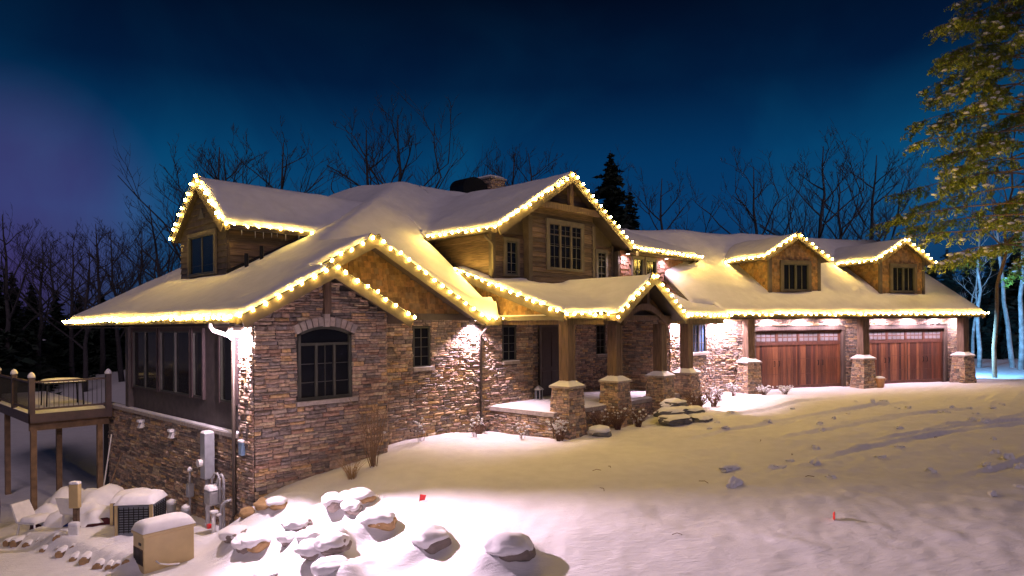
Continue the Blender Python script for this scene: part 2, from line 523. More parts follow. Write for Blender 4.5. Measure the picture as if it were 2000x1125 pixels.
def shakes(F, u0, u1, v0, v1, inside, parent, rng, m='shake', name='shingle_panel', expo=0.15, wid=(0.09, 0.2), stag=0.03, thick=0.022):
    mb = MB()
    v = v0
    row = 0
    while v < v1:
        u = u0 - rng.uniform(0, 0.15)
        while u < u1:
            w = rng.uniform(*wid)
            a = max(u, u0) + 0.004; b = min(u + w, u1) - 0.004
            if b - a > 0.02 and inside((a + b) / 2, v + expo * 0.55):
                lo = v - rng.uniform(0, stag); hi = v + expo + 0.02
                t = thick * rng.uniform(0.7, 1.3)
                P = F.pt
                mb.hexa([P(a, lo, t + .012), P(b, lo, t + .012), P(b, lo, 0), P(a, lo, 0), P(a, hi, .008), P(b, hi, .008), P(b, hi, 0), P(a, hi, 0)])
            u += w
        v += expo
        row += 1
    o = mb.build(name, M[m], parent)
    o['kind'] = 'stuff'
    return o

def boards(F, v0, v1, span, parent, rng, h=0.17, m='siding', name='siding_board'):
    """lapped boards, each an object; span(v) -> list of (u0,u1)"""
    v = v0
    while v < v1:
        hi = min(v + h + 0.02, v1)
        for (a, b) in span(v + h / 2):
            if b - a < 0.05: continue
            mb = MB()
            P = F.pt
            t = 0.045 + rng.uniform(-.008, .010)
            mb.hexa([P(a, v, t), P(b, v, t), P(b, v, 0), P(a, v, 0), P(a, hi, .008), P(b, hi, .008), P(b, hi, 0), P(a, hi, 0)])
            mb.build(name, M[m], parent)
        v += h

def window(F, u0, u1, v0, v1, cols, rows, parent, d=0.0, trim=0.09, glass='glass', sill=True, muntins=True, label=None, fm='winframe', tm='wintrim', proud=0.05, split=None):
    """frame mesh as the part, panes and muntins and sill under it. split: number of sashes"""
    mb = MB()
    if trim:
        mb.fbox(F, u0 - trim, u0, v0 - trim * .4, v1 + trim, d - .02, d + proud)
        mb.fbox(F, u1, u1 + trim, v0 - trim * .4, v1 + trim, d - .02, d + proud)
        mb.fbox(F, u0, u1, v1, v1 + trim, d - .02, d + proud - .004)
        mb.fbox(F, u0, u1, v0 - trim * .4, v0, d - .02, d + proud - .006)
    w = mb.build('window', M[tm], parent) if trim else None
    fw = 0.045
    f = MB()
    sashes = split or 1
    sw = (u1 - u0) / sashes
    for s in range(sashes):
        a = u0 + s * sw; b = a + sw
        f.fbox(F, a, a + fw, v0, v1, d - .05, d + .03)
        f.fbox(F, b - fw, b, v0, v1, d - .05, d + .03)
        f.fbox(F, a + fw, b - fw, v1 - fw, v1, d - .05, d + .028)
        f.fbox(F, a + fw, b - fw, v0, v0 + fw, d - .05, d + .028)
    fo = f.build('frame' if w else 'window', M[fm], w or parent)
    root = w or fo
    if label: root['label'] = label
    for s in range(sashes):
        a = u0 + s * sw + fw; b = u0 + (s + 1) * sw - fw
        c0 = v0 + fw; c1 = v1 - fw
        pw = (b - a) / cols; ph = (c1 - c0) / rows
        for i in range(cols):
            for j in range(rows):
                p = MB()
                p.fbox(F, a + i * pw + .002, a + (i + 1) * pw - .002, c0 + j * ph + .002, c1 - (rows - 1 - j) * ph - .002, d - .03, d - .018)
                p.build('pane', M[glass], root)
        if muntins and (cols > 1 or rows > 1):
            q = MB()
            for i in range(1, cols):
                q.fbox(F, a + i * pw - .008, a + i * pw + .008, c0, c1, d - .02, d + .004)
            for j in range(1, rows):
                q.fbox(F, a, b, c0 + j * ph - .007, c0 + j * ph + .007, d - .02, d + .001)
            q.build('muntin', M['muntin'], root)
    if sill:
        s_ = MB()
        s_.fbox(F, u0 - trim - .06, u1 + trim + .06, v0 - trim * .4 - .09, v0 - trim * .4, d - .02, d + .14)
        s_.build('sill', M['cast_stone'], root)
        s2 = MB()
        s2.fbox(F, u0 - trim - .04, u1 + trim + .04, v0 - trim * .4, v0 - trim * .4 + .025, d + .052, d + .13)
        s2.build('sill_snow', M['snow_clump'], root)
    return root

def rock_mesh(seed, rx, ry, rz, mkey, name='rock', sub=2, rough=0.28, flat=0.0):
    bm = bmesh.new()
    bmesh.ops.create_icosphere(bm, subdivisions=sub, radius=1.0)
    off = Vector((seed * 3.7, seed * 1.3, seed * 7.1))
    for v in bm.verts:
        k = 1 + rough * mnoise.noise(v.co * 1.3 + off) * 1.6 + rough * .5 * mnoise.noise(v.co * 3.1 + off)
        p = v.co * k
        if flat: p.z = max(-.6, min(flat, p.z))
        v.co = Vector((p.x * rx, p.y * ry, p.z * rz))
    mb = MB(); mb.bm(bm)
    return mb

def snow_cap(rock, lift, thr=0.15, spread=1.06, shift=(0, 0)):
    """a shell of snow lying on the upward faces of a shape"""
    bm = bmesh.new()
    vs = [bm.verts.new(v) for v in rock.v]
    for f in rock.f:
        try: bm.faces.new([vs[i] for i in f])
        except ValueError: pass
    bm.normal_update()
    dead = [f for f in bm.faces if f.normal.z < thr]
    bmesh.ops.delete(bm, geom=dead, context='FACES')
    if not bm.faces: return None
    bound = {v for e in bm.edges if e.is_boundary for v in e.verts}
    cx = sum((v.co.x for v in bm.verts)) / len(bm.verts); cy = sum((v.co.y for v in bm.verts)) / len(bm.verts)
    for v in bm.verts:
        nz = v.normal.copy()
        if v in bound:
            v.co += Vector(((v.co.x - cx) * (spread - 1), (v.co.y - cy) * (spread - 1), 0.012)) + nz * .012
        else:
            v.co += Vector((shift[0], shift[1], lift)) + nz * lift * .25
    bmesh.ops.subdivide_edges(bm, edges=bm.edges[:], cuts=1, use_grid_fill=True, smooth=0.6)
    mb = MB(); mb.bm(bm)
    return mb

def pillow(x0, x1, y0, y1, z, h, n=8, seed=0, over=0.03):
    """rounded cushion of snow on a flat top"""
    mb = MB()
    pts = []
    for j in range(n + 1):
        for i in range(n + 1):
            a = -1 + 2 * i / n; b = -1 + 2 * j / n
            ea = (1 - abs(a) ** 5) ; eb = (1 - abs(b) ** 5)
            k = max(0.0, ea * eb) ** 0.5
            x = (x0 + x1) / 2 + a * ((x1 - x0) / 2 + over * k); y = (y0 + y1) / 2 + b * ((y1 - y0) / 2 + over * k)
            zz = z + h * k * (1 + .22 * mnoise.noise(Vector((x * 2.3 + seed, y * 2.3, seed * 1.7))))
            pts.append((x, y, zz))
    fs = [(j * (n + 1) + i, j * (n + 1) + i + 1, (j + 1) * (n + 1) + i + 1, (j + 1) * (n + 1) + i) for j in range(n) for i in range(n)]
    mb.add(pts, fs)
    return mb

# ------------------------------------------------------------------ ground
_tab = np.random.RandomState(3).rand(256, 256)
def vnoise(x, y):
    xi = np.floor(x).astype(int); yi = np.floor(y).astype(int)
    fx = x - xi; fy = y - yi
    fx = fx * fx * (3 - 2 * fx); fy = fy * fy * (3 - 2 * fy)
    a = _tab[xi % 256, yi % 256]; b = _tab[(xi + 1) % 256, yi % 256]
    c = _tab[xi % 256, (yi + 1) % 256]; d = _tab[(xi + 1) % 256, (yi + 1) % 256]
    return (a * (1 - fx) + b * fx) * (1 - fy) + (c * (1 - fx) + d * fx) * fy - 0.5

CP = np.array([
    (0.1, -0.1, -1.12), (1.7, 0, -.87), (3.4, 0, -.68), (5, .9, -.62), (6.6, .9, -.62), (7.7, .5, -.74),
    (7.6, -1, -.72), (8.2, -2.5, -.66), (10.6, -2.6, -.62), (13.2, -2.7, -.52), (15, -2.4, -.48), (17, -1.6, -.36), (19, -2.4, -.3),
    (24.6, -5.2, -.30), (30.5, -8.0, -.30), (34, -9.5, -.3), (18, -7, -.36), (22, -10, -.36), (27, -14, -.3), (13, -5, -.5),
    (3, -3.5, -.84), (6, -5, -.72), (10, -6, -.57), (3, -8, -.92), (8, -10, -.62), (14, -12, -.42), (2.5, -12, -.85), (6, -15, -.6),
    (.9, -1.2, -1.16), (.7, -3.3, -1.15), (.8, -4.8, -1.1), (.9, -6.7, -1.04), (0.2, -9, -1.1),
    (-.2, -.9, -1.55), (-.35, -3.2, -1.42), (-.9, -.6, -1.93), (-1.2, -3.0, -1.7), (-.5, -6.0, -1.35),
    (-1.7, .2, -2.02), (-1.6, 2.2, -2.06), (-.3, .9, -2.0), (-.3, 3, -2.12), (0, 6, -2.45), (0, 9, -2.7), (-3.2, 1.8, -2.1), (-4, 0, -2.05), (-3, -3, -1.9),
    (-2, 6, -2.4), (-2, 13, -2.8), (-8, 8, -2.6), (-15, 20, -3.1), (-8, -2, -1.9), (-6.5, -13.6, -.6), (-12, -12, -1.2), (-1, -13, -.9), (-20, 0, -2.4),
    (40, -2, -.3), (45, -25, -.2), (20, -30, -.2), (-10, -35, -.6), (10, 25, -1.2), (35, 25, -.4), (-30, 45, -3.2), (40, 60, -.5), (-60, 20, -3.2), (70, 0, -.2), (0, 80, -2.0), (-70, -60, -1.5), (70, -60, -.2), (80, 80, -.4), (-80, 90, -3)])
def _tps(r2):
    return np.where(r2 > 1e-9, r2 * np.log(np.maximum(r2, 1e-9)) * .5, 0)
_n = len(CP)
_K = _tps(((CP[:, None, :2] - CP[None, :, :2]) ** 2).sum(-1)) + np.eye(_n) * .05
_P = np.c_[np.ones(_n), CP[:, :2]]
_A = np.block([[_K, _P], [_P.T, np.zeros((3, 3))]])
_W = np.linalg.solve(_A, np.r_[CP[:, 2], np.zeros(3)])
def ground_base(X, Y):
    X = np.asarray(X, float); Y = np.asarray(Y, float)
    xc = np.clip(X, -85, 85); yc = np.clip(Y, -65, 95)
    r2 = (xc[..., None] - CP[:, 0]) ** 2 + (yc[..., None] - CP[:, 1]) ** 2
    return np.clip((_tps(r2) * _W[:_n]).sum(-1) + _W[_n] + _W[_n + 1] * xc + _W[_n + 2] * yc, -4, .4)
# snow-buried rocks: a mound of snow with the rock showing on its right or near side (x, y, height, radius)
MOUNDS = [(.55, -3.35, .24, .42), (.62, -4.75, .17, .44), (.68, -6.5, .24, .46), (.70, -1.75, .22, .36), (1.15, -2.0, .20, .34), (.85, -2.15, .15, .30)]
_br = random.Random(77)
for _k in range(11):
    _y = -.6 - _k * .42 + _br.uniform(-.15, .15)
    MOUNDS.append((-.45 + _br.uniform(-.55, .50) + .05 * _y, _y, _br.uniform(.14, .28), _br.uniform(.28, .46)))
LOG_A = Vector(spot(15, 14.6)); LOG_B = Vector(spot(235, 12.35))
TRACKS = []
_tr = random.Random(5)
for k in range(12):   # wheel ruts and drag marks crossing the forecourt
    x0 = _tr.uniform(9, 16); y0 = _tr.uniform(-5.0, -3.4) - k * .55
    TRACKS.append((x0, y0, _tr.uniform(-.42, -.22), _tr.uniform(9, 16), _tr.uniform(.06, .11), _tr.uniform(.03, .07)))
def ground_z(X, Y):
    X = np.asarray(X, float); Y = np.asarray(Y, float)
    z = ground_base(X, Y)
    z = z + .10 * vnoise(X * .45 + 9, Y * .45) + .035 * vnoise(X * 1.6, Y * 1.6 + 40)
    # forecourt and lawn: wind ripples and scuffs, stronger toward the drive
    drive = np.clip((X * .75 - Y * .45 - 4.5) / 5.0, 0, 1) * np.clip((-1.5 - Y - .25 * (X - 15)) / 2, 0, 1)
    rx = X * .80 + Y * .6; ry = -X * .6 + Y * .80
    z = z + drive * (.03 * vnoise(rx * .8, ry * 2.8) + .035 * np.abs(vnoise(rx * 1.6 + 3, ry * 5.0)) + .024 * vnoise(X * 4.3, Y * 6.3) + .016 * vnoise(X * 9 + 4, Y * 9))
    z = z + (1 - drive) * (.012 * vnoise(rx * 2.5, ry * 7) + .02 * vnoise(X * 1.1, Y * 1.1 + 8))
    lump = np.clip(vnoise(X * 2.1 + 70, Y * 2.1) - .22, 0, 1)
    z = z + drive * lump * .14
    for (x0, y0, sl, ln, w, dp) in TRACKS:
        d = (Y - y0 - sl * (X - x0) - .25 * np.sin((X - x0) * .35)) / math.sqrt(1 + sl * sl)
        a = np.clip((X - x0), 0, 1) * np.clip(x0 + ln - X, 0, 1)
        z = z + a * (-dp * np.exp(-(d / w) ** 2) + dp * .7 * np.exp(-((d - w * 1.9) / w) ** 2))
    # rubble bank between lawn and the lower yard
    bank = np.exp(-((X + .25 + .06 * Y) / .95) ** 2) * np.clip((-.3 - Y) / .5, 0, 1) * np.clip((Y + 8) / 3, 0, 1)
    z = z + bank * (.02 + .30 * vnoise(X * 1.5 + 5, Y * 1.5) + .12 * np.abs(vnoise(X * 2.8, Y * 2.8)))
    for (mx_, my_, mh, mr) in MOUNDS:
        r2 = ((X - mx_) ** 2 + (Y - my_) ** 2) / mr ** 2
        z = z + mh * np.exp(-r2 ** 1.6) * (1 + .5 * vnoise(X * 4 + mx_ * 9, Y * 4))
    # snow over a row of firewood, gently ribbed
    lu = (LOG_B - LOG_A).normalized(); ll = (LOG_B - LOG_A).length
    s_ = (X - LOG_A.x) * lu.x + (Y - LOG_A.y) * lu.y; p_ = (X - LOG_A.x) * FWD.x + (Y - LOG_A.y) * FWD.y
    p_ = p_ - s_ * (lu.x * FWD.x + lu.y * FWD.y)
    mk = np.clip((s_ + .2) / .3, 0, 1) * np.clip((ll + .2 - s_) / .3, 0, 1) * np.clip((p_ + .02) / .22, 0, 1) * np.clip((2.2 - p_) / 1.2, 0, 1)
    z = z + mk * (.20 + .10 * vnoise(X * 1.3, Y * 1.3) + .055 * np.abs(np.sin(s_ * 11 + 2.2 * vnoise(X * .9, Y * .9))))
    return z
def gz(x, y):
    return float(ground_z(np.array([x]), np.array([y]))[0])

def axis(dense0, dense1, step, lo, hi):
    a = list(np.arange(dense0, dense1 + 1e-6, step))
    s = step; x = a[-1]
    while x < hi:
        s *= 1.16; x += s; a.append(x)
    s = step; x = dense0; pre = []
    while x > lo:
        s *= 1.16; x -= s; pre.append(x)
    return np.array(pre[::-1] + a)
gx = axis(-4, 18, .08, -700, 700); gy = axis(-12.5, 1.5, .08, -700, 900)
GX, GY = np.meshgrid(gx, gy)
GZ = np.vstack([ground_z(GX[i:i + 40], GY[i:i + 40]) for i in range(0, len(gy), 40)])
nx, ny = len(gx), len(gy)
gv = np.c_[GX.ravel(), GY.ravel(), GZ.ravel()]
idx = np.arange(nx * ny).reshape(ny, nx)
gf = np.c_[idx[:-1, :-1].ravel(), idx[:-1, 1:].ravel(), idx[1:, 1:].ravel(), idx[1:, :-1].ravel()]
gm = bpy.data.meshes.new('snow_ground')
gm.from_pydata(gv.tolist(), [], gf.tolist())
gm.materials.append(M['ground_snow'])
gm.polygons.foreach_set('use_smooth', [True] * len(gm.polygons))
tag(link('snow_ground', gm), kind='structure')

# ------------------------------------------------------------------ the house: frames
house = tag(empty('house', (0, 0, 0)), 'large stone and timber house with snowy gabled roofs and two-door garage wing', 'house')
FRONT = lambda y: Frame((0, y, 0), (1, 0, 0), (0, -1, 0))
SIDE = lambda x: Frame((x, 0, 0), (0, 1, 0), (-1, 0, 0))
GA = math.radians(-27)
GU = Vector((math.cos(GA), math.sin(GA), 0)); GN = Vector((math.sin(GA), -math.cos(GA), 0))
G0 = Vector((20.4, -2.0, 0))
GAR = lambda d=0.0: Frame(G0 + GN * d, GU, GN)
ZS = 2.72   # soffit height

def wall(F, u0, u1, v0, v1, name='wall', m='mortar', t=0.25, parent=None, holes=()):
    mb = MB()
    us = sorted({u0, u1} | {max(u0, min(u1, h[0])) for h in holes} | {max(u0, min(u1, h[1])) for h in holes})
    for a, b in zip(us[:-1], us[1:]):
        if b - a < 1e-5: continue
        hs = sorted((h[2], h[3]) for h in holes if h[0] < (a + b) / 2 < h[1])
        v = v0
        for c, d in hs:
            if c > v: mb.fbox(F, a, b, v, c, -t, 0)
            v = max(v, d)
        if v < v1: mb.fbox(F, a, b, v, v1, -t, 0)
    return mb.build(name, M[m], parent or house)

# front gable wall (arched window): every stone its own object
F0 = FRONT(0.0)
AW = (1.0, 2.36, 0.80, 2.29)      # arched window: u0,u1,sill,spring
w1o = wall(F0, 0, 3.37, -2.6, 2.75, name='stone_wall', t=.3, holes=[(AW[0], AW[1], AW[2], AW[3]), (AW[0] + .09, AW[1] - .09, AW[3] - .01, AW[3] + .09), (AW[0] + .30, AW[1] - .30, AW[3] + .08, AW[3] + .16)])
gt = MB()
gt.add([F0.pt(0, 2.75), F0.pt(3.37, 2.75), F0.pt(1.68, 3.66), F0.pt(0, 2.75, -.3), F0.pt(3.37, 2.75, -.3), F0.pt(1.68, 3.66, -.3)], [(0, 1, 2), (5, 4, 3), (1, 4, 5, 2), (2, 5, 3, 0)])
gt.build('stone_gable', M['mortar'], house)
rects = stone_rects(0.0, 3.37, -1.5, 3.6, [(AW[0] - .02, AW[1] + .02, AW[2] - .1, 2.34), (1.1, 2.26, 2.3, 2.5), (1.62, 1.80, 2.72, 3.6)], R, band=(.17, .26), ln=(.16, .48))
def in_gable(r):
    c = (r[0] + r[1]) / 2
    return r[3] < 2.74 + .535 * (1.69 - abs(c - 1.69))
rects = [r for r in rects if in_gable(r)]
rects.sort(key=lambda r: -(r[1] - r[0]) * (r[3] - r[2]) * (1.0 if r[3] > -.95 + .13 * r[0] else .01))
protos_me = []
for i, (pv, pf) in enumerate(PROTOS):
    me = bpy.data.meshes.new('stone'); me.from_pydata(pv.tolist(), [], pf); me.materials.append(M['stone_obj']); me.update(); protos_me.append(me)
for (a, b, c, d) in rects[:290]:
    link('stone', protos_me[R.randrange(9)], w1o, loc=((a + b) / 2, 0.0, (c + d) / 2), scale=((b - a - .005) * R.choice((-1, 1)), R.uniform(.035, .08), d - c - .005))
veneer(F0, rects[290:], w1o, R)
# arch stones
n_v = 11
cxa = (AW[0] + AW[1]) / 2
rise = .17; half = (AW[1] - AW[0]) / 2 + .02
rad = (half ** 2 + rise ** 2) / (2 * rise)
th = math.asin(half / rad)
for k in range(n_v):
    a0 = -th * 1.05 + 2 * th * 1.05 * k / n_v; a1 = -th * 1.05 + 2 * th * 1.05 * (k + 1) / n_v
    e = .012 / rad
    key = k == n_v // 2
    ri = rad - (.02 if key else 0); ro = rad + (.27 if key else .20)
    cz = AW[3] + rise - rad
    mb = MB()
    q = [(cxa + r_ * math.sin(t_), cz + r_ * math.cos(t_)) for r_, t_ in ((ri, a0 + e), (ri, a1 - e), (ro, a1 - e), (ro, a0 + e))]
    dd = .12 if key else .10
    mb.hexa([F0.pt(*q[0], dd), F0.pt(*q[1], dd), F0.pt(*q[1], -.02), F0.pt(*q[0], -.02), F0.pt(*q[3], dd), F0.pt(*q[2], dd), F0.pt(*q[2], -.02), F0.pt(*q[3], -.02)])
    mb.build('arch_stone', M['voussoir'], w1o)
# arched window
aw = MB()
aw.fbox(F0, AW[0], AW[0] + .07, AW[2], AW[3], -.05, .03); aw.fbox(F0, AW[1] - .07, AW[1], AW[2], AW[3], -.05, .03)
aw.fbox(F0, AW[0] + .07, AW[1] - .07, AW[2], AW[2] + .07, -.05, .028)
aw.fbox(F0, AW[0] + .07, AW[1] - .07, 2.02, 2.08, -.04, .026)
for uu in (AW[0] + .42, AW[1] - .48):
    aw.fbox(F0, uu, uu + .06, AW[2] + .07, 2.02, -.04, .024)
NA = 16
for k in range(NA):
    t0 = -th + 2 * th * k / NA; t1 = -th + 2 * th * (k + 1) / NA
    cz = AW[3] + rise - rad
    q = [(cxa + r_ * math.sin(t_), cz + r_ * math.cos(t_)) for r_, t_ in ((rad - .07, t0), (rad - .07, t1), (rad, t1), (rad, t0))]
    aw.hexa([F0.pt(*q[0], .03), F0.pt(*q[1], .03), F0.pt(*q[1], -.05), F0.pt(*q[0], -.05), F0.pt(*q[3], .03), F0.pt(*q[2], .03), F0.pt(*q[2], -.05), F0.pt(*q[3], -.05)])
awo = aw.build('window', M['winframe'], house)
awo['label'] = 'arched picture window with stone voussoirs'
def archpane(u0, u1, v0, arch):
    p = MB()
    if not arch:
        p.fbox(F0, u0, u1, v0, 2.02, -.03, -.018)
    else:
        top = []
        for k in range(13):
            u = u0 + (u1 - u0) * k / 12
            top.append((u, AW[3] + rise - rad + math.sqrt((rad - .04) ** 2 - (u - cxa) ** 2)))
        ring = [(u0, v0), (u1, v0)] + top[::-1]
        vs = [F0.pt(a, b, -.02) for a, b in ring]
        p.add(vs, [tuple(range(len(ring)))])
    p.build('pane', M['glass'], awo)
archpane(AW[0] + .07, AW[0] + .42, AW[2] + .07, False); archpane(AW[0] + .48, AW[1] - .48, AW[2] + .07, False); archpane(AW[1] - .42, AW[1] - .07, AW[2] + .07, False)
archpane(AW[0] + .03, AW[1] - .03, 2.08, True)
mu = MB()
for vv in (1.2, 1.61):
    for a, b in ((AW[0] + .07, AW[0] + .42), (AW[0] + .48, AW[1] - .48), (AW[1] - .42, AW[1] - .07)):
        mu.fbox(F0, a, b, vv - .008, vv + .008, -.02, .0)
mu.fbox(F0, cxa - .008, cxa + .008, AW[2] + .07, 2.02, -.02, .002)
mu.build('muntin', M['winframe'], awo)
sl = MB(); sl.fbox(F0, AW[0] - .08, AW[1] + .10, AW[2] - .1, AW[2] - .004, -.02, .13); sl.build('sill', M['cast_stone'], awo)
# timber king post in the stone gable
kp = MB(); kp.fbox(F0, 1.63, 1.79, 2.72, 3.52, -.02, .11); kp.build('king_post', M['timber'], house)

# right return of the projecting bay and the wall behind it with the narrow window
wall(Frame((3.37, 0, 0), (0, 1, 0), (1, 0, 0)), 0.0, .95, -2.4, 2.75, name='stone_wall')
F1 = FRONT(0.95)
W2 = (4.93, 5.52, 1.30, 2.42); W3 = (8.40, 9.02, 1.32, 2.42)
hol = [(W2[0] - .02, W2[1] + .02, W2[2] - .1, W2[3] + .02), (W3[0] - .02, W3[1] + .02, W3[2] - .1, W3[3] + .02)]
w2 = wall(F1, 3.3, 9.8, -2.4, ZS, name='stone_wall', holes=[W2, W3])
veneer(F1, stone_rects(3.45, 9.8, -1.2, 2.62, hol, R, ln=(.16, .44)), w2, R)
for wv, lb in ((W2, 'narrow window beside the projecting stone gable'), (W3, 'narrow window left of the front door')):
    window(F1, *wv, 2, 4, house, d=-.005, trim=0, label=lb)
veneer(Frame((3.37, 0, 0), (0, 1, 0), (1, 0, 0)), stone_rects(0, .95, -1.2, 2.7, [], R), w1o, R)

# left side wall: stone base with a ledge, dark window wall above, stone pier at the corner
FS = SIDE(0.0)
w3 = wall(FS, 0.0, 10.2, -4.0, .12, name='stone_wall')
veneer(FS, stone_rects(0.0, 9.6, -3.0, .05, [], R, ln=(.18, .5)), w3, R)
wall(FS, 0.0, .62, .12, 2.75, name='stone_wall', t=.28)
veneer(FS, stone_rects(0.0, .62, .05, 2.72, [], R, ln=(.1, .32)), w3, R)
ld = MB(); ld.fbox(FS, .64, 9.6, .05, .13, -.2, .09); ld.build('stone_ledge', M['cast_stone'], house)
ls = MB(); ls.fbox(FS, .66, 9.4, .132, .16, -.1, .07); ls.build('ledge_snow', M['snow_clump'], house)
FSI = SIDE(0.14)
wall(FSI, .55, 8.1, .12, 2.75, name='wall', m='darkside')
for (a, b) in ((1.1, 1.85), (2.85, 3.42), (3.62, 5.62), (5.84, 7.75)):
    window(FSI, a, b, .75, 2.36, 1, 1, house, d=.02, trim=.07, sill=False, split=2 if b - a > 1.5 else None, tm='deckpaint')
wall(SIDE(1.6), 8.1, 12.0, .0, 2.8, name='wall', m='darkside')
wall(Frame((0, 8.1, 0), (1, 0, 0), (0, 1, 0)), 0.0, 1.8, .0, 2.75, name='wall', m='darkside')
window(SIDE(1.6), 8.8, 11.2, .1, 2.2, 1, 1, house, d=.02, trim=.08, sill=False, split=2, tm='deckpaint')
bk = MB(); bk.box(1.2, 19.4, 11.6, 11.9, -3, 3.2); bk.build('back_wall', M['darkside'], house)

# porch: recess back wall, door, window, side wall of the link block
FB = FRONT(1.5)
DW = (10.82, 11.92, 0.0, 2.36); PW = (13.98, 14.56, 1.30, 2.42)
w4 = wall(FB, 9.6, 15.2, -.3, ZS, name='stone_wall', holes=[DW, PW])
veneer(FB, stone_rects(9.8, 15.1, -.05, 2.66, [(DW[0] - .14, DW[1] + .14, -.1, 2.5), (PW[0] - .02, PW[1] + .02, PW[2] - .1, PW[3] + .02)], R), w4, R)
window(FB, *PW, 2, 4, house, d=-.005, trim=0, label='narrow window on the porch right of the front door')
wall(Frame((9.8, 0, 0), (0, 1, 0), (1, 0, 0)), .95, 1.5, -.3, ZS, name='stone_wall')
dr = MB()
dr.fbox(FB, DW[0], DW[1], DW[2], DW[3], -.06, -.01)
dro = dr.build('front_door', M['door'], house); dro['label'] = 'dark wooden front door'
for (a, b, c, d) in ((.1, .5, .2, .85), (.6, 1.0, .2, .85), (.1, .5, 1.0, 2.2), (.6, 1.0, 1.0, 2.2)):
    p = MB(); p.fbox(FB, DW[0] + a, DW[0] + b, DW[2] + c, DW[2] + d, -.01, .012); p.build('panel', M['door'], dro)
p = MB(); p.fbox(FB, DW[0] - .13, DW[0] - .01, 0, 2.48, -.02, .09); p.fbox(FB, DW[1] + .01, DW[1] + .13, 0, 2.48, -.02, .09); p.fbox(FB, DW[0] - .01, DW[1] + .01, 2.36, 2.48, -.02, .088)
p.build('door_frame', M['trim'], dro)
p = MB(); p.tube([FB.pt(DW[1] - .1, 1.0, .02), FB.pt(DW[1] - .1, 1.0, .08), FB.pt(DW[1] - .2, 1.0, .08)], .015, 6); p.build('handle', M['iron'], dro)
FLS = SIDE(15.0)
w5 = wall(FLS, -1.0, 1.5, -.6, ZS, name='stone_wall')
veneer(FLS, stone_rects(-1.0, 1.5, -.05, 2.66, [], R), w5, R)
FL = FRONT(-1.0)
LW = (16.62, 17.72, 1.33, 2.42)
w6 = wall(FL, 15.0, 18.5, -.9, ZS, name='stone_wall', holes=[LW])
veneer(FL, stone_rects(15.0, 18.44, -.6, 2.66, [(LW[0] - .02, LW[1] + .02, LW[2] - .1, LW[3] + .02)], R), w6, R)
window(FL, *LW, 2, 3, house, d=-.005, trim=0, glass='glass_blue', split=2, label='blue-tinted window of the link beside the garage')

# porch slab
sb = MB(); sb.box(7.79, 15.0, -1.62, 1.5, -.12, 0.0); sb.build('porch_slab', M['cast_stone'], house)
pf = pillow(7.82, 14.9, -1.6, 1.2, 0.002, .05, n=24, seed=4, over=0.0); pf.build('porch_snow', M['snow'], house, smooth=True)
wb = MB(); wb.box(7.86, 14.9, -1.56, .95, -1.1, -.12); wbo = wb.build('stone_wall', M['mortar'], house)
veneer(SIDE(7.86), stone_rects(-1.56, .95, -1.0, -.14, [], R), wbo, R)
veneer(FRONT(-1.56), stone_rects(7.86, 14.9, -1.0, -.14, [], R), wbo, R)

# garage walls
D1 = (-.25, 4.27); D2 = (5.76, 10.28)
g1 = wall(GAR(), -2.25, 11.35, -.6, ZS, name='stone_wall', holes=[(D1[0], D1[1], -.6, 2.14), (D2[0], D2[1], -.6, 2.14)])
gh = [(D1[0] - .16, D1[1] + .16, -.5, 2.32), (D2[0] - .16, D2[1] + .16, -.5, 2.32)]
veneer(GAR(), stone_rects(-2.2, 11.35, -.45, 2.68, gh, R), g1, R)
endF = Frame(G0 + GU * 11.35, -GN, GU)
g2 = wall(endF, 0, 9.5, -.6, ZS, name='stone_wall')
veneer(endF, stone_rects(0, 3.0, -.45, 2.68, [], R), g2, R)
gb = MB()
for (b_, z_) in ((0.25, 2.7), (6.0, 6.6), (11.0, 3.0)):
    pass
gb.add([endF.pt(0.2, 2.6), endF.pt(9.6, 2.6), endF.pt(4.9, 6.5), endF.pt(.2, 2.6, -.2), endF.pt(9.6, 2.6, -.2), endF.pt(4.9, 6.5, -.2)], [(0, 1, 2), (5, 4, 3), (0, 3, 4, 1), (1, 4, 5, 2), (2, 5, 3, 0)])
gb.build('gable_wall', M['darkside'], house)

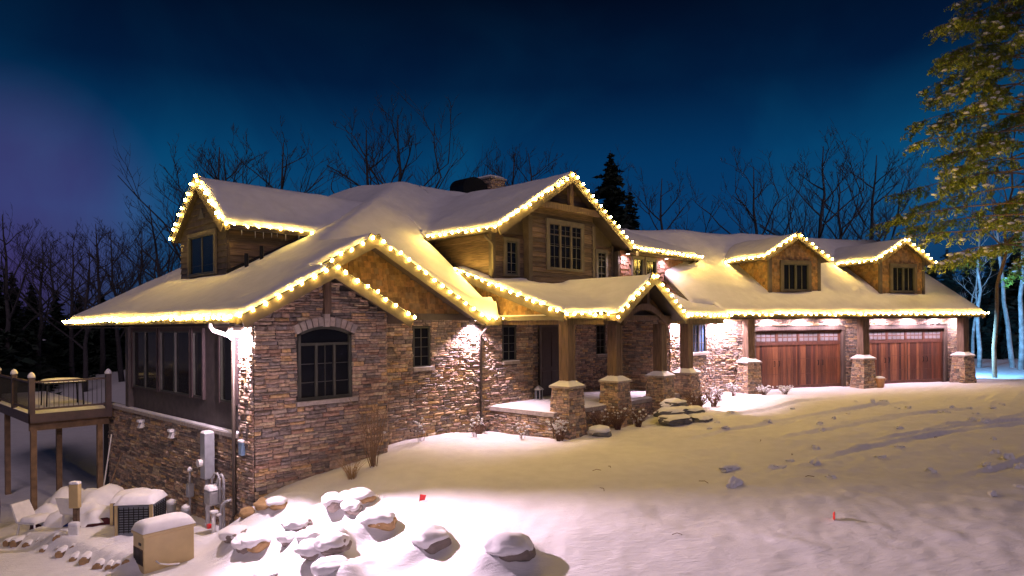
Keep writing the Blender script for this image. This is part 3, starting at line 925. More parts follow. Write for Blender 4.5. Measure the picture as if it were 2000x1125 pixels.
def garage_door(D, label):
    F = GAR()
    z0, z1 = -.30, 2.14
    mb = MB(); mb.fbox(F, D[0], D[1], z0, z1, -.12, -.07)
    dobj = mb.build('garage_door', M['gdark'], house); dobj['label'] = label
    t = MB()
    for a, b, c, d in ((D[0] - .15, D[0], z0, z1 + .15), (D[1], D[1] + .15, z0, z1 + .15)):
        t.fbox(F, a, b, c, d, -.12, .09)
    t.fbox(F, D[0], D[1], z1, z1 + .15, -.12, .086)
    t.build('door_frame', M['gtrim'], dobj)
    wtot = D[1] - D[0]
    zp = 1.62
    # planks
    npk = 34
    for k in range(npk):
        a = D[0] + .03 + (wtot - .06) * k / npk; b = D[0] + .03 + (wtot - .06) * (k + 1) / npk
        p = MB(); p.fbox(F, a + .002, b - .002, z0 + .13, zp - .05, -.07, -.052 - R.uniform(0, .004)); p.build('plank', M['gwood'], dobj)
    # rails and stiles: the look of two pairs of carriage doors
    r = MB()
    r.fbox(F, D[0] + .02, D[1] - .02, z0 + .02, z0 + .15, -.07, -.03)
    r.fbox(F, D[0] + .02, D[1] - .02, zp - .10, zp + .03, -.07, -.03)
    r.fbox(F, D[0] + .02, D[1] - .02, z1 - .09, z1 - .01, -.07, -.03)
    for i in range(5):
        c = D[0] + .06 + (wtot - .12) * i / 4
        r.fbox(F, c - .05, c + .05, zp + .03, z1 - .09, -.07, -.032)
        if i in (0, 2, 4):
            s2 = MB(); s2.fbox(F, c - .045, c + .045, z0 + .15, zp - .10, -.07, -.036); s2.build('stile', M['gwood'], dobj)
    r.build('rail', M['gdark'], dobj)
    sm = MB()
    for zz in (.32, .95):
        sm.fbox(F, D[0] + .02, D[1] - .02, zz - .006, zz + .006, -.07, -.0505)
    sm.build('panel_joint', M['gdark'], dobj)
    for i in range(4):
        a = D[0] + .06 + (wtot - .12) * i / 4 + .06; b = D[0] + .06 + (wtot - .12) * (i + 1) / 4 - .06
        c0, c1 = zp + .04, z1 - .10
        for x in range(4):
            for y in range(2):
                p = MB()
                p.fbox(F, a + (b - a) * x / 4 + .026, a + (b - a) * (x + 1) / 4 - .026, c0 + (c1 - c0) * y / 2 + .026, c0 + (c1 - c0) * (y + 1) / 2 - .026, -.07, -.055)
                p.build('pane', M['frost_pane'], dobj)
    for cx in (D[0] + wtot * .25, D[0] + wtot * .75):
        for s in (-.12, .12):
            h = MB(); h.tube([F.pt(cx + s, .86, -.05), F.pt(cx + s, .86, .01), F.pt(cx + s, .66, .01), F.pt(cx + s, .66, -.05)], .014, 6)
            h.build('handle', M['iron'], dobj)
garage_door(D1, 'left wooden carriage-style garage door'); garage_door(D2, 'right wooden carriage-style garage door')

# piers and posts
def pier(c, u, n, z0, ztop, w0, w1, posts, zpost, name_label=None, post_w=.30):
    c = Vector(c); u = Vector(u); n = Vector(n)
    core = MB()
    def ring(w, z): return [c + u * a * w / 2 + n * b * w / 2 + Vector((0, 0, z)) for a, b in ((-1, 1), (1, 1), (1, -1), (-1, -1))]
    core.hexa(ring(w0, z0) + ring(w1, ztop))
    po = core.build('stone_pier', M['mortar'], house)
    for (uu, nn) in ((u, n), (-u, -n), (n, -u), (-n, u)):
        T = Taper(c, uu, nn, w0, w1, z0, ztop)
        veneer(T, stone_rects(-w0 / 2 - .03, w0 / 2 + .03, z0, ztop, [], R, band=(.16, .26), seg=(.3, .6), ln=(.12, .3)), po, R, depth=(.02, .05))
    cap = MB()
    cw = w1 + .16
    cap.hexa(ring(cw, ztop) + ring(cw, ztop + .06))
    cap.build('cap', M['cast_stone'], po)
    sn = MB(); sn.hexa(ring(cw - .01, ztop + .061) + ring(post_w + .02, ztop + .20)); sn.build('snow_cap', M['snow_clump'], po)
    pb = MB(); pb.hexa(ring(post_w, ztop + .05) + ring(post_w, zpost)); pb.build('post', M['timber'], house)
    sp = MB()   # proud corner boards on the post
    for a, b in ((-1, 1), (1, 1), (1, -1), (-1, -1)):
        cc = c + u * a * (post_w / 2 - .03) + n * b * (post_w / 2 - .03)
        def r2(z): return [cc + u * i * .045 + n * j * .045 + Vector((0, 0, z)) for i, j in ((-1, 1), (1, 1), (1, -1), (-1, -1))]
        sp.hexa(r2(ztop + .06) + r2(zpost - .01))
    sp.build('corner_board', M['timber'], house)
UX, NY = (1, 0, 0), (0, -1, 0)
for X_ in (8.30, 10.62, 13.22, 15.0):
    pier((X_, -1.7, 0), UX, NY, -1.0, .68, .78, .58, 1, 2.44)
for t_ in (-1.03, 4.83, 10.69):
    c = G0 + GU * t_ + GN * .62
    pier((c.x, c.y, 0), GU, GN, -.6, .88, .72, .54, 1, 2.62)
bm_ = MB(); bm_.box(8.15, 10.5, -1.84, -1.56, 2.44, 2.70); bm_.box(13.35, 17.6, -1.84, -1.56, 2.44, 2.70); bm_.box(8.16, 8.44, -1.56, .95, 2.45, 2.69)
bm_.build('porch_beam', M['timber'], house)
b2 = MB()
b2.fbox(GAR(.62), -2.0, 11.1, 2.60, 2.74, -.13, .13)
b2.build('garage_beam', M['timber'], house)

# ------------------------------------------------------------------ roof planes (top of the deck)
ZL = lambda X: 2.66 + .526 * (X + .5)
ZF = lambda Y: 2.267 + .757 * Y
BIGX = 3.35
ZBR = lambda X: ZL(BIGX) - .526 * (X - BIGX)
NX_ = 1.68
ZNR = lambda X: ZL(NX_) - .526 * (X - NX_)
CX_ = 11.5
ZC_ = lambda X: 7.55 - .594 * abs(X - CX_)
ZW = lambda Y: 5.3 + .39 * (Y - .5)
DY = 6.65
ZD = lambda Y: 6.83 - .84 * abs(Y - DY)
ZP = lambda Y: 2.75 + .33 * (Y + 2.0)
PGX = 11.8
ZPG = lambda X: 3.98 - .635 * abs(X - PGX)
ZG = lambda b: 2.8 + .67 * b
GT = (2.0, 8.02)
ZGD = lambda t, tc: 6.17 - .58 * abs(t - tc)
def GP(t, b, z):     # garage wing: t along the eave, b back from the eave line
    p = G0 + GN * (1.0 - b) + GU * t
    return (p.x, p.y, z)

TH = .16
def roof_panel(poly, name='roof_panel'):
    mb = MB(); mb.slab(poly, TH); return mb.build(name, M['fascia'], house)
roof_panel([(x, y, ZL(x)) for x, y in ((-.5, -.4), (NX_, -.4), (NX_, .44), (BIGX, .44), (BIGX, 3.2), (9.6, 7.6), (9.6, 12), (-.5, 12))])
roof_panel([(x, y, ZNR(x)) for x, y in ((NX_, -.4), (3.86, -.4), (3.86, .93), (NX_, .93))])
roof_panel([(x, y, ZBR(x)) for x, y in ((BIGX, .44), (7.2, .44), (7.2, .60), (BIGX, 3.2))])
roof_panel([(x, y, ZF(y)) for x, y in ((7.2, .44), (7.93, .44), (7.93, 4.2), (19.6, 4.2), (19.6, 7.6), (9.6, 7.6), (BIGX, 3.2), (7.2, .58))])
roof_panel([(x, y, ZC_(x)) for x, y in ((7.85, .6), (CX_, .6), (CX_, 6.9), (7.85, 4.0))])
roof_panel([(x, y, ZC_(x)) for x, y in ((CX_, .6), (15.15, .6), (15.15, 4.0), (CX_, 6.9))])
roof_panel([(x, y, ZW(y)) for x, y in ((15.1, .5), (20.1, .5), (20.1, 7.4), (13, 7.4), (13, 4.5), (15.1, 4.5))])
roof_panel([(x, y, ZD(y)) for x, y in ((1.5, 4.8), (4.45, 4.8), (7.3, DY), (1.5, DY))])
roof_panel([(x, y, ZD(y)) for x, y in ((1.5, DY), (7.3, DY), (4.3, 8.54), (1.5, 8.54))])
roof_panel([(x, y, ZP(y)) for x, y in ((7.9, -2), (9.75, -2), (9.75, 1.1), (7.9, 2.3))])
roof_panel([(x, y, ZP(y)) for x, y in ((13.85, -2), (17.6, -2), (18.4, -1.0), (18.4, 1.0), (9.75, 1.0), (9.75, .3))])
roof_panel([(x, y, ZPG(x)) for x, y in ((9.8, -2.35), (PGX, -2.35), (PGX, 1.0), (9.8, -1.9))])
roof_panel([(x, y, ZPG(x)) for x, y in ((PGX, -2.35), (13.8, -2.35), (13.8, -1.9), (PGX, 1.0))])
roof_panel([GP(t, b, ZG(b)) for t, b in ((-2.5, 0), (11.6, 0), (11.6, 5.9), (-3.5, 5.9), (-3.5, .6), (-2.5, .6))])
roof_panel([GP(t, b, ZG(5.9) - .67 * (b - 5.9)) for t, b in ((-1.0, 5.9), (11.6, 5.9), (11.6, 11.5), (-1.0, 11.5))])
roof_panel([(9.6, 7.6, 8.0), (19.6, 7.6, 8.0), (19.6, 12.2, 5.7), (14.2, 12.2, 5.7)])
roof_panel([(9.6, 7.6, 8.0), (14.2, 12.2, 5.7), (9.6, 12.2, 8.0)])
for tc in GT:
    bk_ = lambda z: (z - 2.8) / .67
    roof_panel([GP(tc - 1.7, 1.0, ZGD(tc - 1.7, tc)), GP(tc, 1.0, ZGD(tc, tc)), GP(tc, bk_(ZGD(tc, tc)), ZGD(tc, tc)), GP(tc - 1.7, bk_(ZGD(tc - 1.7, tc)), ZGD(tc - 1.7, tc))])
    roof_panel([GP(tc, 1.0, ZGD(tc, tc)), GP(tc + 1.7, 1.0, ZGD(tc - 1.7, tc)), GP(tc + 1.7, bk_(ZGD(tc - 1.7, tc)), ZGD(tc - 1.7, tc)), GP(tc, bk_(ZGD(tc, tc)), ZGD(tc, tc))])

# fascias, rake boards, gutters
def rake(a, b, w=.05, h=.26, name='rake_board', m='trim'):
    a = Vector(a); b = Vector(b); d = (b - a).normalized() * h * .55
    if abs(d.z) > .02:      # run past the peak so that the two boards meet; the falling one sits 4 mm back
        if b.z > a.z: b = b + d
        else:
            a = a - d; w = w - .008
    mb = MB(); mb.beam(Vector(a) + Vector((0, 0, .005)), Vector(b) + Vector((0, 0, .005)), w, h); mb.build(name, M[m], house)
rake((-.5, -.43, ZL(-.5)), (NX_, -.43, ZL(NX_))); rake((NX_, -.43, ZNR(NX_)), (3.9, -.43, ZNR(3.9)))
rake((NX_ - .3, .41, ZL(NX_ - .3)), (BIGX, .41, ZL(BIGX))); rake((BIGX, .41, ZBR(BIGX)), (7.2, .41, ZBR(7.2)))
rake((7.96, .44, ZF(.44)), (7.96, 4.1, ZF(4.1)), h=.2)
rake((7.85, .57, ZC_(7.85)), (CX_, .57, ZC_(CX_))); rake((CX_, .57, ZC_(CX_)), (15.15, .57, ZC_(15.15)))
rake((20.13, .5, ZW(.5)), (20.13, 7, ZW(7)))
rake((1.47, 4.8, ZD(4.8)), (1.47, DY, ZD(DY))); rake((1.47, DY, ZD(DY)), (1.47, 8.54, ZD(8.54)))
rake((7.87, -2, ZP(-2)), (7.87, 2.5, ZP(2.5)))
rake((9.75, -2.38, ZPG(9.75)), (PGX, -2.38, ZPG(PGX))); rake((PGX, -2.38, ZPG(PGX)), (13.85, -2.38, ZPG(13.85)))
rake(GP(11.63, 0, ZG(0)), GP(11.63, 5.9, ZG(5.9))); rake(GP(-3.53, .6, ZG(.6)), GP(-3.53, 3, ZG(3)), h=.16)
for tc in GT:
    rake(GP(tc - 1.72, .97, ZGD(tc - 1.72, tc)), GP(tc, .97, ZGD(tc, tc)), h=.2); rake(GP(tc, .97, ZGD(tc, tc)), GP(tc + 1.72, .97, ZGD(tc + 1.72, tc)), h=.2)
def gutter(a, b, out, name='gutter'):
    a = Vector(a); b = Vector(b); o = Vector(out) * .065
    mb = MB(); mb.beam(a + o + Vector((0, 0, -.02)), b + o + Vector((0, 0, -.02)), .12, .11); mb.build(name, M['gutter'], house)
gutter((-.5, -.3, ZL(-.5)), (-.5, 12, ZL(-.5)), (-1, 0, 0))
gutter((7.85, .7, ZC_(7.85)), (7.85, 4.0, ZC_(7.85)), (-1, 0, 0))
gutter((15.2, .5, ZW(.5)), (20.0, .5, ZW(.5)), (0, -1, 0))
gutter((7.95, -2, ZP(-2)), (9.7, -2, ZP(-2)), (0, -1, 0)); gutter((13.9, -2, ZP(-2)), (17.5, -2, ZP(-2)), (0, -1, 0))
gutter(GP(-2.4, 0, ZG(0)), GP(11.5, 0, ZG(0)), GN)
gutter((1.6, 4.8, ZD(4.8)), (4.3, 4.8, ZD(4.8)), (0, -1, 0))
for tc in GT:
    gutter(GP(tc - 1.7, 1.1, ZGD(tc - 1.7, tc)), GP(tc - 1.7, 3.3, ZGD(tc - 1.7, tc)), -GU)
# soffits
sf = MB()
sf.box(-.48, 0.0, .0, 12, 2.44, 2.47); sf.build('soffit', M['soffit'], house)
sf = MB(); sf.add([GP(-2.4, .05, 2.70), GP(11.5, .05, 2.70), GP(11.5, 1.0, 2.73), GP(-2.4, 1.0, 2.73)], [(0, 1, 2, 3)]); sf.build('soffit', M['soffit'], house)
sf = MB(); sf.box(15.0, 20.0, .52, .95, 5.12, 5.14); sf.build('soffit', M['soffit'], house)
sf = MB(); sf.box(7.9, 18.0, -1.95, 1.5, 2.70, 2.72); sf.build('porch_ceiling', M['soffit'], house)

# ------------------------------------------------------------------ upper walls
# big gable in cedar shakes
gw = MB(); F1w = FRONT(.95)
gw.add([F1w.pt(0, 2.6), F1w.pt(7.0, 2.6), F1w.pt(7.0, ZBR(7.0)), F1w.pt(BIGX, ZL(BIGX) - .1), F1w.pt(0, ZL(0) - .1), F1w.pt(0, 2.6, -.2), F1w.pt(7.0, 2.6, -.2), F1w.pt(7.0, ZBR(7), -.2), F1w.pt(BIGX, ZL(BIGX) - .1, -.2), F1w.pt(0, ZL(0) - .1, -.2)],
       [(0, 1, 2, 3, 4), (9, 8, 7, 6, 5), (0, 5, 6, 1)])
gwo = gw.build('gable_wall', M['trim'], house)
shakes(F1w, 1.5, 6.9, 2.76, 4.7, lambda u, v: v < min(ZL(u), ZBR(u)) - .12, gwo, R)
tb = MB(); tb.fbox(F1w, 3.4, 6.95, 2.60, 2.78, -.02, .09); tb.build('trim_board', M['trim'], house)
# shake triangle under the porch roof end
FP = SIDE(7.99)
pw = MB(); pw.add([FP.pt(-1.95, 2.6), FP.pt(2.6, 2.6), FP.pt(2.6, ZP(2.6) - .05), FP.pt(-1.95, ZP(-1.95) - .05), FP.pt(-1.95, 2.6, -.1), FP.pt(2.6, 2.6, -.1), FP.pt(2.6, ZP(2.6) - .05, -.1), FP.pt(-1.95, ZP(-1.95) - .05, -.1)], [(0, 1, 2, 3), (7, 6, 5, 4), (0, 4, 5, 1), (0, 3, 7, 4)])
pwo = pw.build('gable_wall', M['trim'], house)
shakes(FP, -1.95, 2.6, 2.72, 4.3, lambda u, v: v < ZP(u) - .15, pwo, R)
tb = MB(); tb.fbox(FP, -2.0, .9, 2.57, 2.70, -.05, .12); tb.build('trim_board', M['trim'], house)
tb = MB(); tb.fbox(FP, -1.95, .9, 2.702, 2.735, .0, .11); tb.build('trim_snow', M['snow_clump'], house)

# centre gable: lapped boards, a shallow bay with the triple window
FC = FRONT(1.25); FCB = FRONT(.95)
cw = MB()
cw.add([FC.pt(8.3, 3.0), FC.pt(14.7, 3.0), FC.pt(14.7, ZC_(14.7)), FC.pt(CX_, 7.4), FC.pt(8.3, ZC_(8.3)), FC.pt(8.3, 3.0, -.2), FC.pt(14.7, 3.0, -.2), FC.pt(14.7, ZC_(14.7), -.2), FC.pt(CX_, 7.4, -.2), FC.pt(8.3, ZC_(8.3), -.2)], [(0, 1, 2, 3, 4), (9, 8, 7, 6, 5)])
cwo = cw.build('gable_wall', M['trim'], house)
tent = lambda v: max(0, (7.36 - v) / .594)
boards(FC, 3.5, 5.35, lambda v: [(8.32, 9.72), (13.08, 14.68)], cwo, R, h=.16)
bay = MB(); bay.box(9.7, 13.1, .95, 1.3, 3.2, 6.3); bay.build('bay_wall', M['trim'], house)
boards(FCB, 3.55, 7.25, lambda v: [(max(9.74, CX_ - tent(v)), min(13.06, CX_ + tent(v)))], cwo, R, h=.16)
for x_ in (9.7, 13.1):
    c_ = MB(); c_.box(x_ - .09, x_ + .09, .895, .99, 3.4, 6.0); c_.build('corner_board', M['trim'], house)
for x_ in (8.3, 14.7):
    c_ = MB(); c_.box(x_ - .09, x_ + .09, 1.19, 1.32, 3.3, 5.4); c_.build('corner_board', M['trim'], house)
window(FCB, 10.58, 12.36, 4.32, 5.86, 2, 4, house, d=.065, trim=.12, split=3, sill=False, proud=.03, fm='wintrim', label='triple window of the upper centre gable')
window(FC, 8.84, 9.36, 4.05, 5.12, 2, 3, house, d=.065, trim=.10, sill=False, proud=.03, label='small window left of the upper bay')
window(FC, 13.68, 14.22, 4.05, 5.12, 2, 4, house, d=.065, trim=.10, sill=False, proud=.03, label='small window right of the upper bay')
cb = MB(); cb.beam((9.9, .68, 6.46), (13.1, .68, 6.46), .16, .20); cb.build('collar_beam', M['timber'], house)
kp = MB(); kp.box(CX_ - .08, CX_ + .08, .62, .76, 6.46, 7.36); kp.build('king_post', M['timber'], house)
FCS = SIDE(8.3)
sw_ = MB(); sw_.fbox(FCS, 1.25, 4.3, 2.9, 5.36, -.2, 0); swo = sw_.build('side_wall', M['trim'], house)
boards(FCS, 3.1, 5.3, lambda v: [(1.3, min(4.2, (v - 2.2) / .757))], swo, R, h=.2)
# second-storey wing in red shakes
FW_ = FRONT(.95)
ww = MB(); ww.fbox(FW_, 14.7, 19.6, 2.7, 5.2, -.2, 0); wwo = ww.build('upper_wall', M['trim'], house)
W5 = (15.58, 16.24, 4.05, 5.0); W6 = (16.50, 17.18, 4.05, 5.0)
shakes(FW_, 14.8, 19.5, 3.2, 5.14, lambda u, v: not (W5[0] - .1 < u < W6[1] + .1 and v > 3.9), wwo, R, m='shake_red', expo=.17, wid=(.12, .26), stag=.07, thick=.035)
for wv, lb in ((W5, 'left window of the upper red-shingled wall'), (W6, 'right window of the upper red-shingled wall')):
    window(FW_, *wv, 2, 2, house, d=.065, trim=.08, sill=False, label=lb)
sw2 = MB(); sw2.box(19.4, 19.6, .95, 11, 2.7, 5.3); sw2.build('side_wall', M['trim'], house)
# left dormer wing
FD = SIDE(1.67)
dw = MB()
dw.add([FD.pt(5.0, 3.5), FD.pt(8.3, 3.5), FD.pt(8.3, ZD(8.3) - .1), FD.pt(DY, 6.65), FD.pt(5.0, ZD(5) - .1), FD.pt(5.0, 3.5, -.2), FD.pt(8.3, 3.5, -.2), FD.pt(8.3, ZD(8.3) - .1, -.2), FD.pt(DY, 6.65, -.2), FD.pt(5.0, ZD(5) - .1, -.2)], [(0, 1, 2, 3, 4), (9, 8, 7, 6, 5), (1, 6, 7, 2)])
dwo = dw.build('gable_wall', M['trim'], house)
boards(FD, 3.75, 6.5, lambda v: [(max(5.02, DY - (6.55 - v) / .84), min(8.28, DY + (6.55 - v) / .84))], dwo, R, h=.17, m='darkside')  # unlit gable face: its shade is put in as darker boards
window(FD, 5.7, 7.5, 4.0, 5.15, 2, 1, house, d=.065, trim=.10, sill=False, proud=.04, label='dark window in the left dormer gable')
tv = MB(); tv.add([FD.pt(6.45, 5.65, .06), FD.pt(6.85, 5.65, .06), FD.pt(6.65, 5.95, .06), FD.pt(6.45, 5.65, .02), FD.pt(6.85, 5.65, .02), FD.pt(6.65, 5.95, .02)], [(0, 1, 2), (5, 4, 3), (0, 3, 4, 1), (1, 4, 5, 2), (2, 5, 3, 0)]); tv.build('gable_vent', M['muntin'], house)
FDF = FRONT(5.0)
df = MB(); df.fbox(FDF, 1.67, 4.6, 3.4, ZD(5.0) - .1, -.15, 0); dfo = df.build('side_wall', M['trim'], house)
boards(FDF, 3.7, 5.25, lambda v: [(1.72, max(1.73, (v - 2.62) / .526 - .5))], dfo, R, h=.19)
fl = MB(); fl.beam((1.6, 4.96, 4.02), (4.45, 4.96, 5.42), .06, .2); fl.build('flashing', M['iron'], house)
for (x_, y_) in ((1.95, 4.45), (2.42, 4.52)):
    vp = MB(); vp.tube([(x_, y_, ZL(x_) - .05), (x_, y_, ZL(x_) + .52)], .055, 8); vp.build('vent_pipe', M['iron'], house)
# garage dormers
for tc, nm in zip(GT, ('left', 'right')):
    Fg = Frame(G0 + GN * (1.0 - 1.22), GU, GN)
    gd = MB()
    a, b = tc - 1.28, tc + 1.28
    zt = ZGD(a, tc) - .1
    gd.add([Fg.pt(a, 3.4), Fg.pt(b, 3.4), Fg.pt(b, zt), Fg.pt(tc, 6.02), Fg.pt(a, zt), Fg.pt(a, 3.4, -2.6), Fg.pt(b, 3.4, -2.6), Fg.pt(b, zt, -2.6), Fg.pt(tc, 6.02, -2.6), Fg.pt(a, zt, -2.6)], [(0, 1, 2, 3, 4), (9, 8, 7, 6, 5), (0, 4, 9, 5), (1, 6, 7, 2)])
    gdo = gd.build('dormer_wall', M['trim'], house)
    shakes(Fg, a, b, 3.6, 6.0, lambda u, v: v < ZGD(u, tc) - .16 and not (tc - .74 < u < tc + .74 and v < 4.95), gdo, R, expo=.14)
    Fc = Frame(G0 + GN * (1.0 - 1.22) + GU * a, -GN, -GU)
    shakes(Fc, 0.0, 2.3, 3.5, zt, lambda u, v: v > ZG(1.22 + u) - .1, gdo, R, expo=.14)
    window(Fg, tc - .66, tc + .66, 3.82, 4.92, 2, 1, house, d=.065, trim=.14, sill=False, split=2, proud=.05, tm='trim', label='%s dormer window above the garage' % nm)
    for u_ in (a, b):
        c_ = MB(); c_.fbox(Fg, u_ - .08, u_ + .08, 3.55, zt, -.04, .05); c_.build('corner_board', M['trim'], house)
# cheek wall where the garage roof rises past the porch roof
Fk = Frame(G0 + GN * 1.0 + GU * -3.47, -GN, -GU)
kk = MB(); kk.add([Fk.pt(.4, 2.6), Fk.pt(3.4, 2.6), Fk.pt(3.4, ZG(3.4) - .1), Fk.pt(.4, ZG(.4) - .1)], [(0, 1, 2, 3)]); kko = kk.build('cheek_wall', M['trim'], house)
shakes(Fk, .5, 3.2, 3.0, 5, lambda u, v: v < ZG(u) - .18, kko, R, m='shake_red', expo=.13)
# porch gable front: shakes, arched beam, struts
FG = FRONT(-1.72)
pg = MB(); pg.add([FG.pt(9.95, 2.7), FG.pt(13.65, 2.7), FG.pt(PGX, 3.85)], [(0, 1, 2)]); pgo = pg.build('gable_wall', M['trim'], house)
shakes(FG, 10.0, 13.6, 2.7, 3.85, lambda u, v: v < ZPG(u) - .18 and v > 2.62 + .42 * max(0, 1 - ((u - 11.92) / 1.15) ** 2), pgo, R, expo=.13)
ar = MB()
NB = 14
for k in range(NB):
    t0 = -1 + 2 * k / NB; t1 = -1 + 2 * (k + 1) / NB
    def pz(t, o): return (11.92 + 1.22 * t, 2.40 + .50 * (1 - t * t) + o)
    q = [pz(t0, 0), pz(t1, 0), pz(t1, .2), pz(t0, .2)]
    ar.hexa([FG.pt(*q[0], .26), FG.pt(*q[1], .26), FG.pt(*q[1], .08), FG.pt(*q[0], .08), FG.pt(*q[3], .26), FG.pt(*q[2], .26), FG.pt(*q[2], .08), FG.pt(*q[3], .08)])
ar.build('arched_beam', M['timber'], house)
ti = MB(); ti.fbox(FG, 10.4, 13.5, 2.56, 2.72, .02, .20); ti.build('tie_beam', M['timber'], house)
for u_ in (11.45, 12.15):
    st = MB(); st.fbox(FG, u_ - .07, u_ + .07, 2.95, ZPG(u_) - .1, .05, .22); st.build('strut', M['timber'], house)

# downspouts
def spout(pts, name='downspout', m='gutter', r=.045):
    mb = MB(); mb.tube(pts, r, 8); mb.build(name, M[m], house, smooth=True)
spout([(-.1, .72, 2.2), (-.1, .72, -1.55), (-.16, .70, -1.7), (-.45, .35, -1.92), (-.48, .3, -2.05)])
spout([(-.56, .80, 2.56), (-.56, .80, 2.46), (-.50, .79, 2.38), (-.2, .74, 2.27), (-.1, .72, 2.18)], m='gutter_lit')
spout([(7.40, .50, 2.5), (7.40, .52, 2.42), (7.38, .84, 2.15), (7.38, .84, -.30), (7.35, .75, -.42), (7.1, .3, -.58)])
spout([(7.8, 1.05, 5.25), (7.8, 1.05, 5.15), (8.2, 1.12, 4.95), (8.2, 1.12, 3.75)])
spout([(15.22, .45, 5.2), (15.22, .45, 5.02)], m='gutter_lit')
spout([(19.7, .5, 5.2), (19.7, .5, 5.1), (19.66, .8, 4.98), (19.66, .86, 4.8)])

# chimney
ch = MB(); ch.box(14.85, 15.75, 7.9, 8.9, 7.0, 9.05); cho = ch.build('chimney', M['mortar'], house)
veneer(FRONT(7.9), stone_rects(14.85, 15.75, 7.6, 9.05, [], R), cho, R); veneer(SIDE(14.85), stone_rects(7.9, 8.9, 7.6, 9.05, [], R), cho, R)
cp_ = MB(); cp_.box(14.78, 15.82, 7.82, 8.98, 9.05, 9.13); cp_.build('cap', M['cast_stone'], cho)
cs_ = pillow(14.78, 15.82, 7.82, 8.98, 9.132, .12, seed=3); cs_.build('snow_cap', M['snow_clump'], cho, smooth=True)
cf = MB()
NC = 14
for k in range(NC):
    t0 = math.pi * k / NC; t1 = math.pi * (k + 1) / NC
    q0 = (13.95 + .75 * math.cos(t0), 8.45 + .5 * math.sin(t0)); q1 = (13.95 + .75 * math.cos(t1), 8.45 + .5 * math.sin(t1))
    cf.hexa([(q0[0], 7.9, 7.4), (q1[0], 7.9, 7.4), (q1[0], 8.8, 7.4), (q0[0], 8.8, 7.4), (q0[0], 7.9, q0[1]), (q1[0], 7.9, q1[1]), (q1[0], 8.8, q1[1]), (q0[0], 8.8, q0[1])])
cf.build('metal_shroud', M['iron'], cho)

# ------------------------------------------------------------------ snow lying on the roofs
def gblur(z, s):
    r = int(3 * s) + 1
    k = np.exp(-.5 * (np.arange(-r, r + 1) / s) ** 2); k /= k.sum()
    zp = np.pad(z, r, mode='edge')
    zp = np.apply_along_axis(lambda m: np.convolve(m, k, 'valid'), 0, zp)
    return np.apply_along_axis(lambda m: np.convolve(m, k, 'valid'), 1, zp)
def snow_field(o, U, V, a0, a1, b0, b1, res, layers, T=.15, sig=.24, nz=.07, seed=0, name='roof_snow'):
    na = int(round((a1 - a0) / res)); nb = int(round((b1 - b0) / res))
    a = np.linspace(a0, a1, na + 1); b = np.linspace(b0, b1, nb + 1)
    A, B = np.meshgrid(a, b)
    o = np.array(o); U = np.array(U); V = np.array(V)
    verts = []; faces = []
    for zf, mk, dm in layers:
        Z = zf(A, B); K = mk(A, B); D = dm(A, B)
        zs = gblur(Z, sig / res)
        d = np.zeros(A.shape); cur = D.copy()
        for step in range(6):
            d += cur
            p = np.pad(cur, 1, constant_values=False)
            cur = p[1:-1, 1:-1] & p[:-2, 1:-1] & p[2:, 1:-1] & p[1:-1, :-2] & p[1:-1, 2:]
        k = np.clip((d - 1) * res / .28, 0, 1)
        prof = .42 + .58 * np.sqrt(1 - (1 - k) ** 2)
        X = o[0] + A * U[0] + B * V[0]; Y = o[1] + A * U[1] + B * V[1]
        n1 = vnoise(X * .55 + seed * 7, Y * .55) * nz * 2 + vnoise(X * 1.7 + seed, Y * 1.7) * nz * .8 + vnoise(X * 5, Y * 5 + seed) * nz * .22
        # blurred ridge/valley shape inside, true plane at the edge
        e = np.clip((d - 1) / 4, 0, 1)
        top = Z * (1 - e) + zs * e + T * prof + n1 * e
        top = np.maximum(top, Z + .03)
        ids = -np.ones(A.shape, int)
        base = len(verts)
        js, is_ = np.nonzero(K)
        ids[js, is_] = np.arange(len(js)) + base
        verts += np.c_[X[js, is_], Y[js, is_], top[js, is_]].tolist()
        edge = {}
        for j in range(nb):
            r0 = ids[j]; r1 = ids[j + 1]
            for i in range(na):
                q = (r0[i], r0[i + 1], r1[i + 1], r1[i])
                if min(q) >= 0:
                    faces.append(tuple(int(x) for x in q))
                    for x, y in ((q[0], q[1]), (q[1], q[2]), (q[2], q[3]), (q[3], q[0])):
                        kx = (min(x, y), max(x, y))
                        edge[kx] = None if kx in edge else (x, y)
        low = {}
        zl = Z[js, is_]
        for v in edge.values():
            if v is None: continue
            for x in v:
                if x not in low:
                    low[x] = len(verts)
                    p = verts[x]
                    verts.append([p[0], p[1], float(zl[x - base]) - .01])
            faces.append((int(v[1]), int(v[0]), low[v[0]], low[v[1]]))
    me = bpy.data.meshes.new(name)
    me.from_pydata(verts, [], faces)
    me.materials.append(M['snow'])
    me.polygons.foreach_set('use_smooth', [True] * len(me.polygons))
    me.update()
    return link(name, me, house)

